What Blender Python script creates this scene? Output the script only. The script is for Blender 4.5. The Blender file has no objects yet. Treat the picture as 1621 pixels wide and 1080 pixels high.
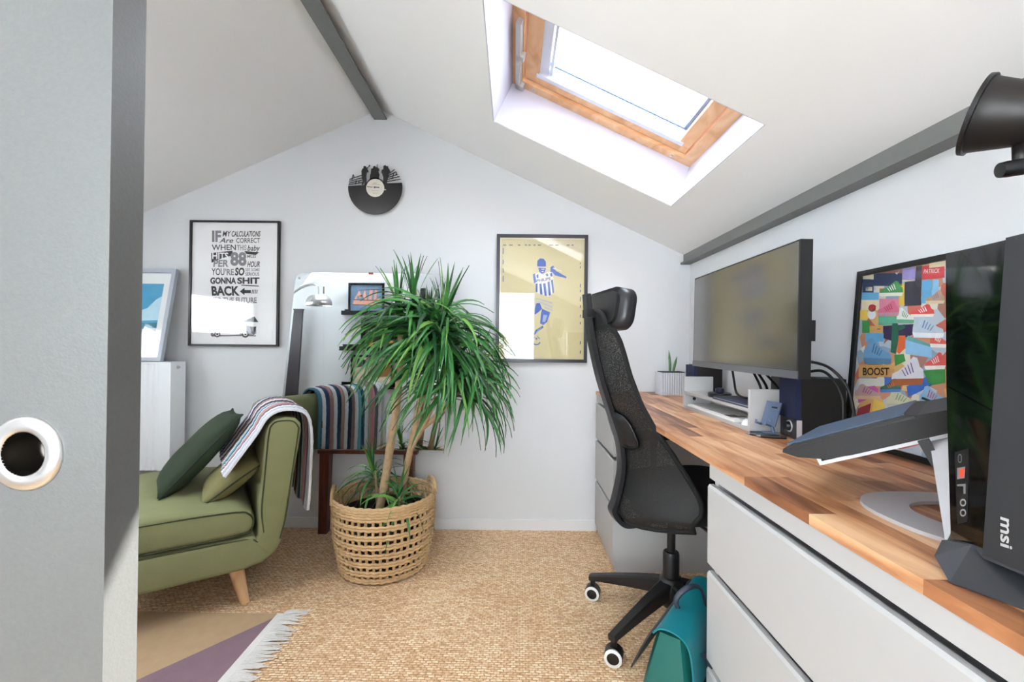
import bpy, bmesh, math, random
from mathutils import Matrix, Vector
random.seed(7)
PI = math.pi
scene = bpy.context.scene
COL = scene.collection

# ---------------------------------------------------------------- camera
FPX, CX, CY, CAMH = 700.0, 810.5, 540.0, 1.077
def _basis(yaw=-.12, pitch=.33, roll=.6):
    y, p, r = [math.radians(a) for a in (yaw, pitch, roll)]
    f = Vector((math.sin(y)*math.cos(p), math.cos(y)*math.cos(p), math.sin(p)))
    R = Vector((math.cos(y), -math.sin(y), 0)); U = R.cross(f)
    return R*math.cos(r)+U*math.sin(r), U*math.cos(r)-R*math.sin(r), f
CR, CU, CF = _basis()
CC = Vector((0, 0, CAMH))
cam_d = bpy.data.cameras.new('camera'); cam = bpy.data.objects.new('camera', cam_d); COL.objects.link(cam)
cam.matrix_world = Matrix(((CR.x, CU.x, -CF.x, 0), (CR.y, CU.y, -CF.y, 0), (CR.z, CU.z, -CF.z, CAMH), (0, 0, 0, 1)))
cam_d.sensor_width = 36.0; cam_d.lens = FPX/1621*36.0; cam_d.clip_start = .02
scene.camera = cam

# ---------------------------------------------------------------- world, sun, exposure
w = bpy.data.worlds.new('sky'); scene.world = w; w.use_nodes = True
bg = w.node_tree.nodes['Background']
bg.inputs[0].default_value = (.86, .94, 1.0, 1); bg.inputs[1].default_value = 6.2
sun_d = bpy.data.lights.new('sun', 'SUN'); sun_d.energy = 15.0; sun_d.angle = .012; sun_d.color = (1, .96, .9)
sun = bpy.data.objects.new('sun', sun_d); COL.objects.link(sun)
sun.rotation_euler = Vector((-1, -1.22, -1.42)).to_track_quat('-Z', 'Y').to_euler()
scene.view_settings.view_transform = 'Standard'
scene.view_settings.look = 'None'
scene.view_settings.gamma = 1.0
scene.view_settings.use_curve_mapping = False
scene.view_settings.exposure = 1.56

# pixel (1621x1080) -> point on a plane of the room
def ray(x, y): return CR*((x-CX)/FPX) - CU*((y-CY)/FPX) + CF
def at(x, y, X=None, Y=None, Z=None):
    d = ray(x, y)
    t = X/d.x if X is not None else Y/d.y if Y is not None else (Z-CAMH)/d.z
    return CC + d*t
def pln(x, y, n, c):
    d = ray(x, y); n = Vector(n); return CC + d*((c-n.dot(CC))/n.dot(d))

# ---------------------------------------------------------------- materials
def lin(h):
    h = h.lstrip('#'); o = []
    for i in (0, 2, 4):
        v = int(h[i:i+2], 16)/255
        o.append(v/12.92 if v <= .04045 else ((v+.055)/1.055)**2.4)
    return (*o, 1)
MATS = {}
def mat(name, hexc, rough=.6, metal=0.0, var=.06, scale=30.0, bump=0.0, bscale=None, spec=None, coat=0.0, ior=None):
    if name in MATS: return MATS[name]
    m = bpy.data.materials.new(name); m.use_nodes = True; nt = m.node_tree; N = nt.nodes; L = nt.links
    b = N['Principled BSDF']; c = lin(hexc)
    b.inputs['Roughness'].default_value = rough; b.inputs['Metallic'].default_value = metal
    if spec is not None: b.inputs['Specular IOR Level'].default_value = spec
    if ior: b.inputs['IOR'].default_value = ior
    if coat: b.inputs['Coat Weight'].default_value = coat
    tc = N.new('ShaderNodeTexCoord'); no = N.new('ShaderNodeTexNoise')
    no.inputs['Scale'].default_value = scale; no.inputs['Detail'].default_value = 4
    L.new(tc.outputs['Object'], no.inputs['Vector'])
    mx = N.new('ShaderNodeMix'); mx.data_type = 'RGBA'
    mx.inputs[6].default_value = (*[max(0, v*(1-var)) for v in c[:3]], 1)
    mx.inputs[7].default_value = (*[min(1, v*(1+var)) for v in c[:3]], 1)
    L.new(no.outputs['Fac'], mx.inputs[0]); L.new(mx.outputs[2], b.inputs['Base Color'])
    if bump:
        n2 = N.new('ShaderNodeTexNoise'); n2.inputs['Scale'].default_value = bscale or scale*4
        L.new(tc.outputs['Object'], n2.inputs['Vector'])
        bp = N.new('ShaderNodeBump'); bp.inputs['Strength'].default_value = bump; bp.inputs['Distance'].default_value = .004
        L.new(n2.outputs['Fac'], bp.inputs['Height']); L.new(bp.outputs['Normal'], b.inputs['Normal'])
    MATS[name] = m
    return m
def glass_mat(name, tint=(1, 1, 1), refl=1.0, rough=.01, ior=1.5):
    if name in MATS: return MATS[name]
    m = bpy.data.materials.new(name); m.use_nodes = True; nt = m.node_tree; N = nt.nodes; L = nt.links
    N.remove(N['Principled BSDF'])
    t = N.new('ShaderNodeBsdfTransparent'); t.inputs[0].default_value = (*tint, 1)
    g = N.new('ShaderNodeBsdfGlossy'); g.inputs['Roughness'].default_value = rough; g.inputs[0].default_value = (refl, refl, refl, 1)
    ge = N.new('ShaderNodeNewGeometry'); dt = N.new('ShaderNodeVectorMath'); dt.operation = 'DOT_PRODUCT'
    L.new(ge.outputs['Normal'], dt.inputs[0]); L.new(ge.outputs['Incoming'], dt.inputs[1])
    def mth(op, a, b):
        n = N.new('ShaderNodeMath'); n.operation = op
        for k, q in enumerate((a, b)):
            if q is None: continue
            if isinstance(q, (int, float)): n.inputs[k].default_value = q
            else: L.new(q, n.inputs[k])
        return n.outputs[0]
    f0 = ((ior-1)/(ior+1))**2
    p5 = mth('POWER', mth('SUBTRACT', 1.0, mth('ABSOLUTE', dt.outputs['Value'], None)), 5.0)
    fac = mth('ADD', mth('MULTIPLY', p5, 1-f0), f0)
    x = N.new('ShaderNodeMixShader'); L.new(fac, x.inputs[0]); L.new(t.outputs[0], x.inputs[1]); L.new(g.outputs[0], x.inputs[2])
    L.new(x.outputs[0], N['Material Output'].inputs[0]); MATS[name] = m
    return m
def ramp(nt, fac, stops, interp='LINEAR'):
    r = nt.nodes.new('ShaderNodeValToRGB'); r.color_ramp.interpolation = interp
    e = r.color_ramp.elements
    while len(e) < len(stops): e.new(.5)
    for k, (p, h) in enumerate(stops): e[k].position = p; e[k].color = lin(h)
    nt.links.new(fac, r.inputs[0]); return r

M_wall = mat('white_paint', '#d3d4d6', .85, var=.012, scale=3, bump=.04, bscale=160)
M_ceil = mat('ceiling_paint', '#eae9e8', .9, var=.012, scale=3, bump=.05, bscale=120)
M_trim = mat('white_gloss_paint', '#dadadb', .5, var=.01)
M_steel = mat('grey_painted_steel', '#6f716e', .5, var=.08, scale=40)
M_white = mat('white_lacquer', '#b0afae', .45, var=.008)
M_black = mat('black_plastic', '#0c0c0e', .38, var=.1)
M_blackm = mat('black_matte', '#0d0d0f', .65, var=.12)
M_chrome = mat('brushed_steel', '#d9d8d8', .28, 1.0, var=.05, scale=90)
M_alu = mat('aluminium', '#c4c4c8', .4, .35, var=.03, scale=60)

# door paint: grey with fine metallic speckle
def door_mat():
    m = mat('grey_door_paint', '#5e5f5d', .42, .15, var=.1, scale=220, bump=.06, bscale=400); return m
M_door = door_mat()

def sisal_mat():
    m = bpy.data.materials.new('sisal_weave'); m.use_nodes = True; nt = m.node_tree; N = nt.nodes; L = nt.links; b = N['Principled BSDF']
    b.inputs['Roughness'].default_value = .9
    tc = N.new('ShaderNodeTexCoord'); mp = N.new('ShaderNodeMapping'); L.new(tc.outputs['Object'], mp.inputs[0])
    mp.inputs['Rotation'].default_value = (0, 0, .02)
    dn_ = N.new('ShaderNodeTexNoise'); dn_.inputs['Scale'].default_value = 60; L.new(mp.outputs[0], dn_.inputs['Vector'])
    ds = N.new('ShaderNodeVectorMath'); ds.operation = 'MULTIPLY_ADD'; L.new(dn_.outputs['Color'], ds.inputs[0]); ds.inputs[1].default_value = (.014, .009, 0); L.new(mp.outputs[0], ds.inputs[2])
    br = N.new('ShaderNodeTexBrick'); L.new(ds.outputs[0], br.inputs['Vector'])
    br.inputs['Scale'].default_value = 1; br.inputs['Brick Width'].default_value = .021; br.inputs['Row Height'].default_value = .0105
    br.inputs['Mortar Size'].default_value = .0022; br.inputs['Mortar Smooth'].default_value = 1.0; br.inputs['Bias'].default_value = 0
    br.inputs['Color1'].default_value = (0, 0, 0, 1); br.inputs['Color2'].default_value = (1, 1, 1, 1); br.inputs['Mortar'].default_value = (.4, .4, .4, 1)
    no = N.new('ShaderNodeTexNoise'); no.inputs['Scale'].default_value = 75; no.inputs['Detail'].default_value = 5; L.new(mp.outputs[0], no.inputs['Vector'])
    big = N.new('ShaderNodeTexNoise'); big.inputs['Scale'].default_value = 3; L.new(mp.outputs[0], big.inputs['Vector'])
    a = N.new('ShaderNodeMath'); a.operation = 'MULTIPLY_ADD'; L.new(br.outputs['Color'], a.inputs[0]); a.inputs[1].default_value = .35
    L.new(no.outputs['Fac'], a.inputs[2])
    a2 = N.new('ShaderNodeMath'); a2.operation = 'MULTIPLY_ADD'; L.new(big.outputs['Fac'], a2.inputs[0]); a2.inputs[1].default_value = .18; L.new(a.outputs[0], a2.inputs[2])
    r = ramp(nt, a2.outputs[0], [(.42, '#c4966c'), (.68, '#e6bb90'), (.95, '#f8dfba')])
    mx = N.new('ShaderNodeMix'); mx.data_type = 'RGBA'; mx.blend_type = 'MULTIPLY'
    L.new(br.outputs['Fac'], mx.inputs[0]); L.new(r.outputs[0], mx.inputs[6]); mx.inputs[7].default_value = (.66, .58, .5, 1)
    L.new(mx.outputs[2], b.inputs['Base Color'])
    inv = N.new('ShaderNodeMath'); inv.operation = 'MULTIPLY_ADD'; L.new(br.outputs['Fac'], inv.inputs[0]); inv.inputs[1].default_value = -1; L.new(no.outputs['Fac'], inv.inputs[2])
    bp = N.new('ShaderNodeBump'); bp.inputs['Strength'].default_value = .9; bp.inputs['Distance'].default_value = .004
    L.new(inv.outputs[0], bp.inputs['Height']); L.new(bp.outputs[0], b.inputs['Normal']); return m
M_sisal = sisal_mat()

def wood_mat(name, stops, sx=3, sy=40, sz=40, rough=.45, rnd=.0, rot=0, bump=.05):
    m = bpy.data.materials.new(name); m.use_nodes = True; nt = m.node_tree; N = nt.nodes; L = nt.links; b = N['Principled BSDF']
    b.inputs['Roughness'].default_value = rough
    tc = N.new('ShaderNodeTexCoord'); oi = N.new('ShaderNodeObjectInfo')
    mp = N.new('ShaderNodeMapping'); mp.inputs['Scale'].default_value = (sx, sy, sz)
    ad = N.new('ShaderNodeVectorMath'); ad.operation = 'ADD'; mu = N.new('ShaderNodeVectorMath'); mu.operation = 'SCALE'
    cmb = N.new('ShaderNodeCombineXYZ'); [L.new(oi.outputs['Random'], cmb.inputs[k]) for k in range(3)]
    L.new(cmb.outputs[0], mu.inputs[0]); mu.inputs['Scale'].default_value = 37
    L.new(tc.outputs['Object'], mp.inputs[0]); L.new(mp.outputs[0], ad.inputs[0]); L.new(mu.outputs[0], ad.inputs[1])
    no = N.new('ShaderNodeTexNoise'); no.inputs['Scale'].default_value = 1; no.inputs['Detail'].default_value = 6; no.inputs['Distortion'].default_value = .8
    L.new(ad.outputs[0], no.inputs['Vector'])
    a = N.new('ShaderNodeMath'); a.operation = 'MULTIPLY_ADD'; L.new(oi.outputs['Random'], a.inputs[0]); a.inputs[1].default_value = rnd; L.new(no.outputs['Fac'], a.inputs[2])
    s = N.new('ShaderNodeMath'); s.operation = 'SUBTRACT'; L.new(a.outputs[0], s.inputs[0]); s.inputs[1].default_value = rnd/2
    r = ramp(nt, s.outputs[0], stops); L.new(r.outputs[0], b.inputs['Base Color'])
    bp = N.new('ShaderNodeBump'); bp.inputs['Strength'].default_value = bump; bp.inputs['Distance'].default_value = .002
    L.new(no.outputs['Fac'], bp.inputs['Height']); L.new(bp.outputs[0], b.inputs['Normal']); MATS[name] = m
    return m
M_acacia = wood_mat('oiled_acacia', [(.2, '#6d4128'), (.42, '#a9714c'), (.58, '#c8946b'), (.8, '#e0b58c')], 28, 3.2, 28, .38, .42)
M_pine = wood_mat('pine', [(.3, '#cf9a68'), (.5, '#e0b083'), (.7, '#eac49a')], 6, 6, 30, .5)
M_mahog = wood_mat('dark_red_wood', [(.3, '#3a1a10'), (.5, '#562818'), (.7, '#6f3a22')], 30, 30, 4, .4)
M_beech = wood_mat('beech_leg', [(.3, '#c99d6c'), (.5, '#dcb384'), (.7, '#e6c59b')], 30, 30, 4, .5)

# ---------------------------------------------------------------- object helpers
WM = {}
def tag(o, label=None, cat=None, group=None, kind=None):
    if label: o['label'] = label
    if cat: o['category'] = cat
    if group: o['group'] = group
    if kind: o['kind'] = kind
    return o
def thing(name, label, cat, loc=(0, 0, 0), rotz=0, group=None, kind=None):
    o = bpy.data.objects.new(name, None); COL.objects.link(o); o.empty_display_size = .05
    o.location = loc; o.rotation_euler = (0, 0, rotz)
    WM[o.name] = Matrix.Translation(Vector(loc)) @ Matrix.Rotation(rotz, 4, 'Z')
    return tag(o, label, cat, group, kind)
def root_m(p):
    while p is not None:
        if p.name in WM: return WM[p.name]
        p = p.parent
    return Matrix.Identity(4)
def obj(name, bm, m, parent=None, smooth=False, world=True, bevel=0, auto=None):
    """link a bmesh as ONE mesh object; verts are given in room coordinates unless world=False"""
    me = bpy.data.meshes.new(name)
    if bevel:
        es = [e for e in bm.edges if len(e.link_faces) == 2 and e.calc_face_angle(0) > .5]
        bmesh.ops.bevel(bm, geom=es, offset=bevel, segments=2, affect='EDGES', profile=.6)
    bmesh.ops.recalc_face_normals(bm, faces=bm.faces[:])
    if parent is not None and world:
        bmesh.ops.transform(bm, matrix=root_m(parent).inverted(), verts=bm.verts[:])
    if smooth:
        for f in bm.faces: f.smooth = True
    bm.to_mesh(me); bm.free()
    for mm in (m if isinstance(m, (list, tuple)) else [m]): me.materials.append(mm)
    if smooth and auto is not None: me.set_sharp_from_angle(angle=auto)
    o = bpy.data.objects.new(name, me); COL.objects.link(o)
    if parent is not None: o.parent = parent
    return o
def B(): return bmesh.new()
def add_hexa(bm, P):      # P: 8 points, bottom loop then top loop
    v = [bm.verts.new(p) for p in P]
    for f in ((3, 2, 1, 0), (4, 5, 6, 7), (0, 1, 5, 4), (1, 2, 6, 5), (2, 3, 7, 6), (3, 0, 4, 7)): bm.faces.new([v[i] for i in f])
    return bm
def add_box(bm, x0, x1, y0, y1, z0, z1, M=None):
    P = [Vector(p) for p in ((x0, y0, z0), (x1, y0, z0), (x1, y1, z0), (x0, y1, z0), (x0, y0, z1), (x1, y0, z1), (x1, y1, z1), (x0, y1, z1))]
    if M is not None: P = [M @ p for p in P]
    return add_hexa(bm, P)
def box(*a, M=None): return add_box(B(), *a, M=M)
def add_prism(bm, pts, d, holes=None):
    """pts: 3D loop, extruded by vector d"""
    d = Vector(d); a = [bm.verts.new(p) for p in pts]; b = [bm.verts.new(Vector(p)+d) for p in pts]; n = len(a)
    bm.faces.new(a); bm.faces.new(b[::-1])
    for i in range(n): bm.faces.new((a[i], b[i], b[(i+1) % n], a[(i+1) % n]))
    return bm
def prism(pts, d): return add_prism(B(), pts, d)
def frames(pts, closed=False):
    pts = [Vector(p) for p in pts]; n = len(pts); T = []
    for i in range(n):
        a = pts[(i-1) % n] if closed or i > 0 else pts[i]; b = pts[(i+1) % n] if closed or i < n-1 else pts[i]
        T.append((b-a).normalized())
    u = T[0].orthogonal().normalized(); out = []
    for i in range(n):
        u = (u - T[i]*u.dot(T[i])); u = u.normalized() if u.length > 1e-6 else T[i].orthogonal().normalized()
        out.append((pts[i], u, T[i].cross(u)))
    return out
def add_tube(bm, pts, r, seg=10, closed=False, cap=True, flat=1.0):
    fr = frames(pts, closed); n = len(fr); rs = r if isinstance(r, (list, tuple)) else [r]*n; rings = []
    for (p, u, v), q in zip(fr, rs):
        rings.append([bm.verts.new(p+u*math.cos(2*PI*k/seg)*q+v*math.sin(2*PI*k/seg)*q*flat) for k in range(seg)])
    for i in range(n if closed else n-1):
        A, C = rings[i], rings[(i+1) % n]
        for k in range(seg): bm.faces.new((A[k], A[(k+1) % seg], C[(k+1) % seg], C[k]))
    if cap and not closed: bm.faces.new(rings[0][::-1]); bm.faces.new(rings[-1])
    return bm
def tube(*a, **k): return add_tube(B(), *a, **k)
def add_lathe(bm, prof, M=None, seg=32, cap=True):
    """prof: list of (r, h) turned about local Z"""
    M = M or Matrix.Identity(4); rings = []
    for r, h in prof: rings.append([bm.verts.new(M @ Vector((r*math.cos(2*PI*k/seg), r*math.sin(2*PI*k/seg), h))) for k in range(seg)])
    for A, C in zip(rings, rings[1:]):
        for k in range(seg): bm.faces.new((A[k], A[(k+1) % seg], C[(k+1) % seg], C[k]))
    if cap:
        bm.faces.new(rings[0][::-1]); bm.faces.new(rings[-1])
    return bm
def lathe(*a, **k): return add_lathe(B(), *a, **k)
def axis_m(p, d):
    return Matrix.Translation(Vector(p)) @ Vector(d).normalized().to_track_quat('Z', 'Y').to_matrix().to_4x4()
def spline(pts, n=8):
    P = [Vector(p) for p in pts]; P = [P[0]*2-P[1]] + P + [P[-1]*2-P[-2]]; o = []
    for i in range(1, len(P)-2):
        a, b, c, d = P[i-1:i+3]
        for k in range(n):
            t = k/n; o.append(.5*((2*b)+(c-a)*t+(2*a-5*b+4*c-d)*t*t+(3*b-a-3*c+d)*t**3))
    o.append(P[-2]); return o
def round_rect(w, h, r, n=5):
    o = []
    for cx, cy, a0 in ((w/2-r, h/2-r, 0), (-w/2+r, h/2-r, PI/2), (-w/2+r, -h/2+r, PI), (w/2-r, -h/2+r, 1.5*PI)):
        for k in range(n+1): a = a0+PI/2*k/n; o.append((cx+r*math.cos(a), cy+r*math.sin(a)))
    return o
# flat print: polygons in some 2D frame mapped to the picture plane by fn(u, v) -> Vector, lifted towards the viewer
def flat(name, polys, fn, lift, m, parent, th=.0004):
    bm = B(); lift = Vector(lift)
    for p in polys:
        v = [bm.verts.new(fn(*q)+lift) for q in p]
        try: bm.faces.new(v)
        except ValueError: pass
    return obj(name, bm, m, parent)
def bar2(x0, y0, x1, y1, w):
    d = Vector((x1-x0, y1-y0)); n = Vector((-d.y, d.x)).normalized()*w/2
    return [(x0+n.x, y0+n.y), (x1+n.x, y1+n.y), (x1-n.x, y1-n.y), (x0-n.x, y0-n.y)]
def ell(cx, cy, rx, ry, n=20, a0=0, a1=2*PI):
    full = abs(a1-a0-2*PI) < 1e-6
    return [(cx+rx*math.cos(a0+(a1-a0)*k/(n if full else n-1)), cy+ry*math.sin(a0+(a1-a0)*k/(n if full else n-1))) for k in range(n)]
def arc_band(cx, cy, r0, r1, a0, a1, n=14):
    return ell(cx, cy, r1, r1, n, a0, a1)+ell(cx, cy, r0, r0, n, a0, a1)[::-1]
def text(name, s, rect, fn, lift, m, parent, bold=0.0, shear=0.0):
    """lettering fitted to rect = (u0, v0, u1, v1): u to the right, v DOWN, baseline at v1; u/v may be corner points via fn"""
    c = bpy.data.curves.new(name, 'FONT'); c.body = s; c.size = 1; c.offset = bold; c.shear = shear; c.resolution_u = 3
    t = bpy.data.objects.new(name, c); COL.objects.link(t)
    bpy.context.view_layer.update()
    me = bpy.data.meshes.new_from_object(t.evaluated_get(bpy.context.evaluated_depsgraph_get()))
    bpy.data.objects.remove(t); bpy.data.curves.remove(c)
    xs = [v.co.x for v in me.vertices]; ys = [v.co.y for v in me.vertices]
    x0, x1, y0, y1 = min(xs), max(xs), min(ys), max(ys); u0, v0, u1, v1 = rect
    inv = root_m(parent).inverted(); lift = Vector(lift)
    for v in me.vertices:
        a = (v.co.x-x0)/(x1-x0); b = (v.co.y-y0)/(y1-y0)
        v.co = inv @ (fn(u0+(u1-u0)*a, v1+(v0-v1)*b)+lift)
    me.materials.clear(); me.materials.append(m)
    o = bpy.data.objects.new(name, me); COL.objects.link(o); o.parent = parent
    return o

# ================================================================= THE ROOM
YB, XR, XL, YF = 2.57, 1.024, -2.6, -1.3
APX, APZ, SR, SL = -.79, 2.434, .4682, .4493
def zceil(x): return APZ - (SR*(x-APX) if x > APX else SL*(APX-x))
tag(obj('floor', box(XL-.1, XR+.1, YF-.1, YB+.1, -.1, 0), M_sisal), kind='structure')
gx = [(XL-.1, -.05), (XR+.12, -.05), (XR+.12, zceil(XR+.12)+.15), (APX, APZ+.2), (XL-.1, zceil(XL-.1)+.15)]
tag(obj('wall_back', prism([(x, YB, z) for x, z in gx], (0, .12, 0)), M_wall), kind='structure')
tag(obj('wall_right', box(XR, XR+.12, YF, YB+.02, -.05, zceil(XR)+.1), M_wall), kind='structure')
# left wall, low side opening; front wall, tall opening behind camera; both added for daylight
def wall_with_hole(axis, c, th, a0, a1, z0, z1, h):
    bm = B(); b0, b1, w0, w1 = h
    for p0, p1, q0, q1 in ((a0, b0, z0, z1), (b1, a1, z0, z1), (b0, b1, z0, w0), (b0, b1, w1, z1)):
        if axis == 'x': add_box(bm, c-th, c, p0, p1, q0, q1)
        else: add_box(bm, p0, p1, c-th, c, q0, q1)
    return bm
tag(obj('wall_left', wall_with_hole('x', XL, .12, YF, YB, -.05, 1.72, (.6, 1.9, 1.1, 1.5)), M_wall), kind='structure')
tag(obj('wall_front', wall_with_hole('y', YF, .12, XL, XR, -.05, 2.6, (-1.6, .35, .6, 1.86)), M_wall), kind='structure')
def added_plain_window(name, axis, c, a0, a1, z0, z1):
    t = thing(name, None, None, (c, (a0+a1)/2, z0) if axis == 'x' else ((a0+a1)/2, c, z0), kind='structure')
    bm = B(); f = .045
    def bb(p0, p1, q0, q1, e0=-.07, e1=-.02, b=None):
        b = b or bm
        add_box(b, c+e0, c+e1, p0, p1, q0, q1) if axis == 'x' else add_box(b, p0, p1, c+e0, c+e1, q0, q1)
    bb(a0, a0+f, z0, z1); bb(a1-f, a1, z0, z1); bb(a0+f, a1-f, z0, z0+f); bb(a0+f, a1-f, z1-f, z1)
    obj('added_window_frame', bm, M_trim, t)
    g = B(); bb(a0+f, a1-f, z0+f, z1-f, -.048, -.042, g); obj('pane', g, glass_mat('clear_pane'), t)
added_plain_window('added_side_window', 'x', XL, .6, 1.9, 1.1, 1.5)  # side window added for daylight, out of view except as a poster reflection
added_plain_window('added_rear_window', 'y', YF, -1.6, .35, .6, 1.86)  # added behind the camera for more daylight, seen only mirrored in a poster
zx = lambda z: APX-(APZ+.05-z)/SL
# partition the sliding door runs along, on the left
pw = [(XL, -.02), (-.52, -.02), (-.52, 1.82), (zx(1.82), 1.82), (XL, zceil(XL)+.05)]  # top stops short of the ceiling, shaped to let the added daylight over
tag(obj('wall_inner', prism([(x, .46, z) for x, z in pw], (0, .1, 0)), M_wall), kind='structure')
# ceilings
lx = XL-.15
nL = Vector((-SL, 0, 1)).normalized(); tL = Vector((-1, 0, -SL)).normalized()
def lq(s_, y, d=0): return Vector((APX, y, APZ)) + tL*s_ + nL*d
def lbox(bm, s0, s1, y0, y1, d0, d1): return add_hexa(bm, [lq(s0, y0, d0), lq(s1, y0, d0), lq(s1, y1, d0), lq(s0, y1, d0), lq(s0, y0, d1), lq(s1, y0, d1), lq(s1, y1, d1), lq(s0, y1, d1)])
bm = B(); LS0, LS1, LY0, LY1 = .45, 1.2, .62, 1.22
for a_ in ((-.12, LS0, YF-.12, YB+.12), (LS1, 2.2, YF-.12, YB+.12), (LS0, LS1, YF-.12, LY0), (LS0, LS1, LY1, YB+.12)): lbox(bm, *a_, 0, .2)
tag(obj('ceiling_left', bm, M_ceil), kind='structure')
wl = thing('added_skylight', None, None, tuple(lq(.82, .92)), kind='structure')  # skylight added in the unseen near part of the slope, to brighten the room
bm = B()
for a_ in ((LS0, LS1, LY0, LY0+.05), (LS0, LS1, LY1-.05, LY1), (LS0, LS0+.05, LY0+.05, LY1-.05), (LS1-.05, LS1, LY0+.05, LY1-.05)): lbox(bm, *a_, .2, .26)
obj('added_window_frame', bm, M_trim, wl); obj('pane', lbox(B(), LS0+.04, LS1-.04, LY0+.04, LY1-.04, .23, .236), glass_mat('clear_pane'), wl)
nR = Vector((SR, 0, 1)).normalized(); tR = Vector((1, 0, -SR)).normalized()       # roof normal, down-slope
def rp(s, y, d=0): return Vector((APX, y, APZ)) + tR*s + nR*d                       # slope coords
S0, S1, Y0, Y1 = .759, 1.679, 1.287, 2.056                                           # skylight opening
bm = B()
for s0, s1, y0, y1 in ((-.12, S0, YF-.12, YB+.12), (S1, 2.2, YF-.12, YB+.12), (S0, S1, YF-.12, Y0), (S0, S1, Y1, YB+.12)):
    add_hexa(bm, [rp(s0, y0), rp(s1, y0), rp(s1, y1), rp(s0, y1), rp(s0, y0, .2), rp(s1, y0, .2), rp(s1, y1, .2), rp(s0, y1, .2)])
tag(obj('ceiling_right', bm, M_ceil), kind='structure')
tag(obj('baseboard_back', box(XL, .49, YB-.012, YB+.01, 0, .058), M_trim, bevel=.002), kind='structure')
tag(obj('baseboard_right', box(XR-.012, XR+.01, YF, YB-.01, 0, .058), M_trim), kind='structure')
# exposed steel beams
bm = B()
add_box(bm, -.822, -.75, YF, YB, 2.374, 2.382); add_box(bm, -.79, -.782, YF, YB, 2.38, 2.44)
tag(obj('ridge_beam', bm, M_steel, bevel=.001), kind='structure')
bm = B()
add_box(bm, .985, 1.03, YF, YB-.002, 1.556, 1.62); add_box(bm, .968, 1.03, YF, YB-.002, 1.546, 1.556)
tag(obj('wall_beam', bm, M_steel, bevel=.001), kind='structure')

# ---------------------------------------------------------------- skylight (window_1)
sk = thing('window_1', None, None, tuple(rp((S0+S1)/2, (Y0+Y1)/2)), kind='structure')
def rbox(bm, s0, s1, y0, y1, d0, d1):
    return add_hexa(bm, [rp(s0, y0, d0), rp(s1, y0, d0), rp(s1, y1, d0), rp(s0, y1, d0), rp(s0, y0, d1), rp(s1, y0, d1), rp(s1, y1, d1), rp(s0, y1, d1)])
M_lining = mat('white_lining', '#c2c2d0', .55, var=.006)
e = .004
obj('lining', rbox(B(), S0, S1, Y1-e, Y1+.002, .001, .2), M_lining, sk)
obj('lining', rbox(B(), S0, S1, Y0-.002, Y0+e, .001, .2), M_lining, sk)
obj('lining', rbox(B(), S0-.002, S0+e, Y0+e, Y1-e, .001, .2), M_lining, sk)
obj('lining', rbox(B(), S1-e, S1+.002, Y0+e, Y1-e, .001, .2), M_lining, sk)
a = .055
for s0, s1, y0, y1 in ((S0-.03, S1+.03, Y1-a, Y1+.03), (S0-.03, S1+.03, Y0-.03, Y0+a), (S0-.03, S0+a, Y0+a, Y1-a), (S1-a, S1+.03, Y0+a, Y1-a)):
    obj('outer_frame', rbox(B(), s0, s1, y0, y1, .2, .275), M_pine, sk, bevel=.002)
g = .006; b2 = .115
for s0, s1, y0, y1 in ((S0+a+g, S1-a-g, Y1-b2, Y1-a-g), (S0+a+g, S1-a-g, Y0+a+g, Y0+b2), (S0+a+g, S0+b2+.01, Y0+b2, Y1-b2), (S1-b2, S1-a-g, Y0+b2, Y1-b2)):
    obj('sash', rbox(B(), s0, s1, y0, y1, .215, .28), M_pine, sk, bevel=.002)
# grey-white blind rails and the lower rail of the glass
M_rail = mat('pale_aluminium_rail', '#d7dbe4', .35, .3, var=.03)
obj('blind_rail', rbox(B(), S0+b2-.03, S0+b2+.05, Y0+b2, Y1-b2+.02, .222, .262), M_rail, sk, bevel=.002)
obj('blind_rail', rbox(B(), S0+b2+.055, S0+b2+.067, Y0+b2, Y1-b2, .23, .262), M_rail, sk, bevel=.001)
obj('blind_rail', rbox(B(), S0+b2, S1-b2+.02, Y1-b2-.022, Y1-b2+.006, .212, .262), M_rail, sk, bevel=.002)
obj('glazing_bead', rbox(B(), S0+b2+.05, S1-b2, Y1-b2-.062, Y1-b2-.05, .25, .285), mat('blue_grey_seal', '#6f8fc0', .4), sk)
obj('glazing_bead', rbox(B(), S1-b2-.014, S1-b2, Y0+b2, Y1-b2-.05, .25, .285), mat('blue_grey_seal', '#6f8fc0', .4), sk)
obj('pane', rbox(B(), S0+b2-.01, S1-b2+.01, Y0+b2-.01, Y1-b2+.01, .288, .294), glass_mat('skylight_pane', (.97, .98, 1.0)), sk)
bar = B(); rbox(bar, S0+.03, S0+.05, 1.62, Y1-.02, .175, .2); rbox(bar, S0+.03, S0+.068, Y1-.05, Y1-.02, .175, .2); rbox(bar, S0+.03, S0+.066, 1.8, 1.825, .175, .2)
obj('ventilation_bar', bar, M_white, sk, bevel=.002)
for s in (S0+.11, S1-.105):
    obj('bolt_socket', lathe([(.009, 0), (.009, .004), (.005, .004), (.005, .001)], axis_m(rp(s, Y1-.028, .2), -nR), 16), M_chrome, sk)

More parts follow.
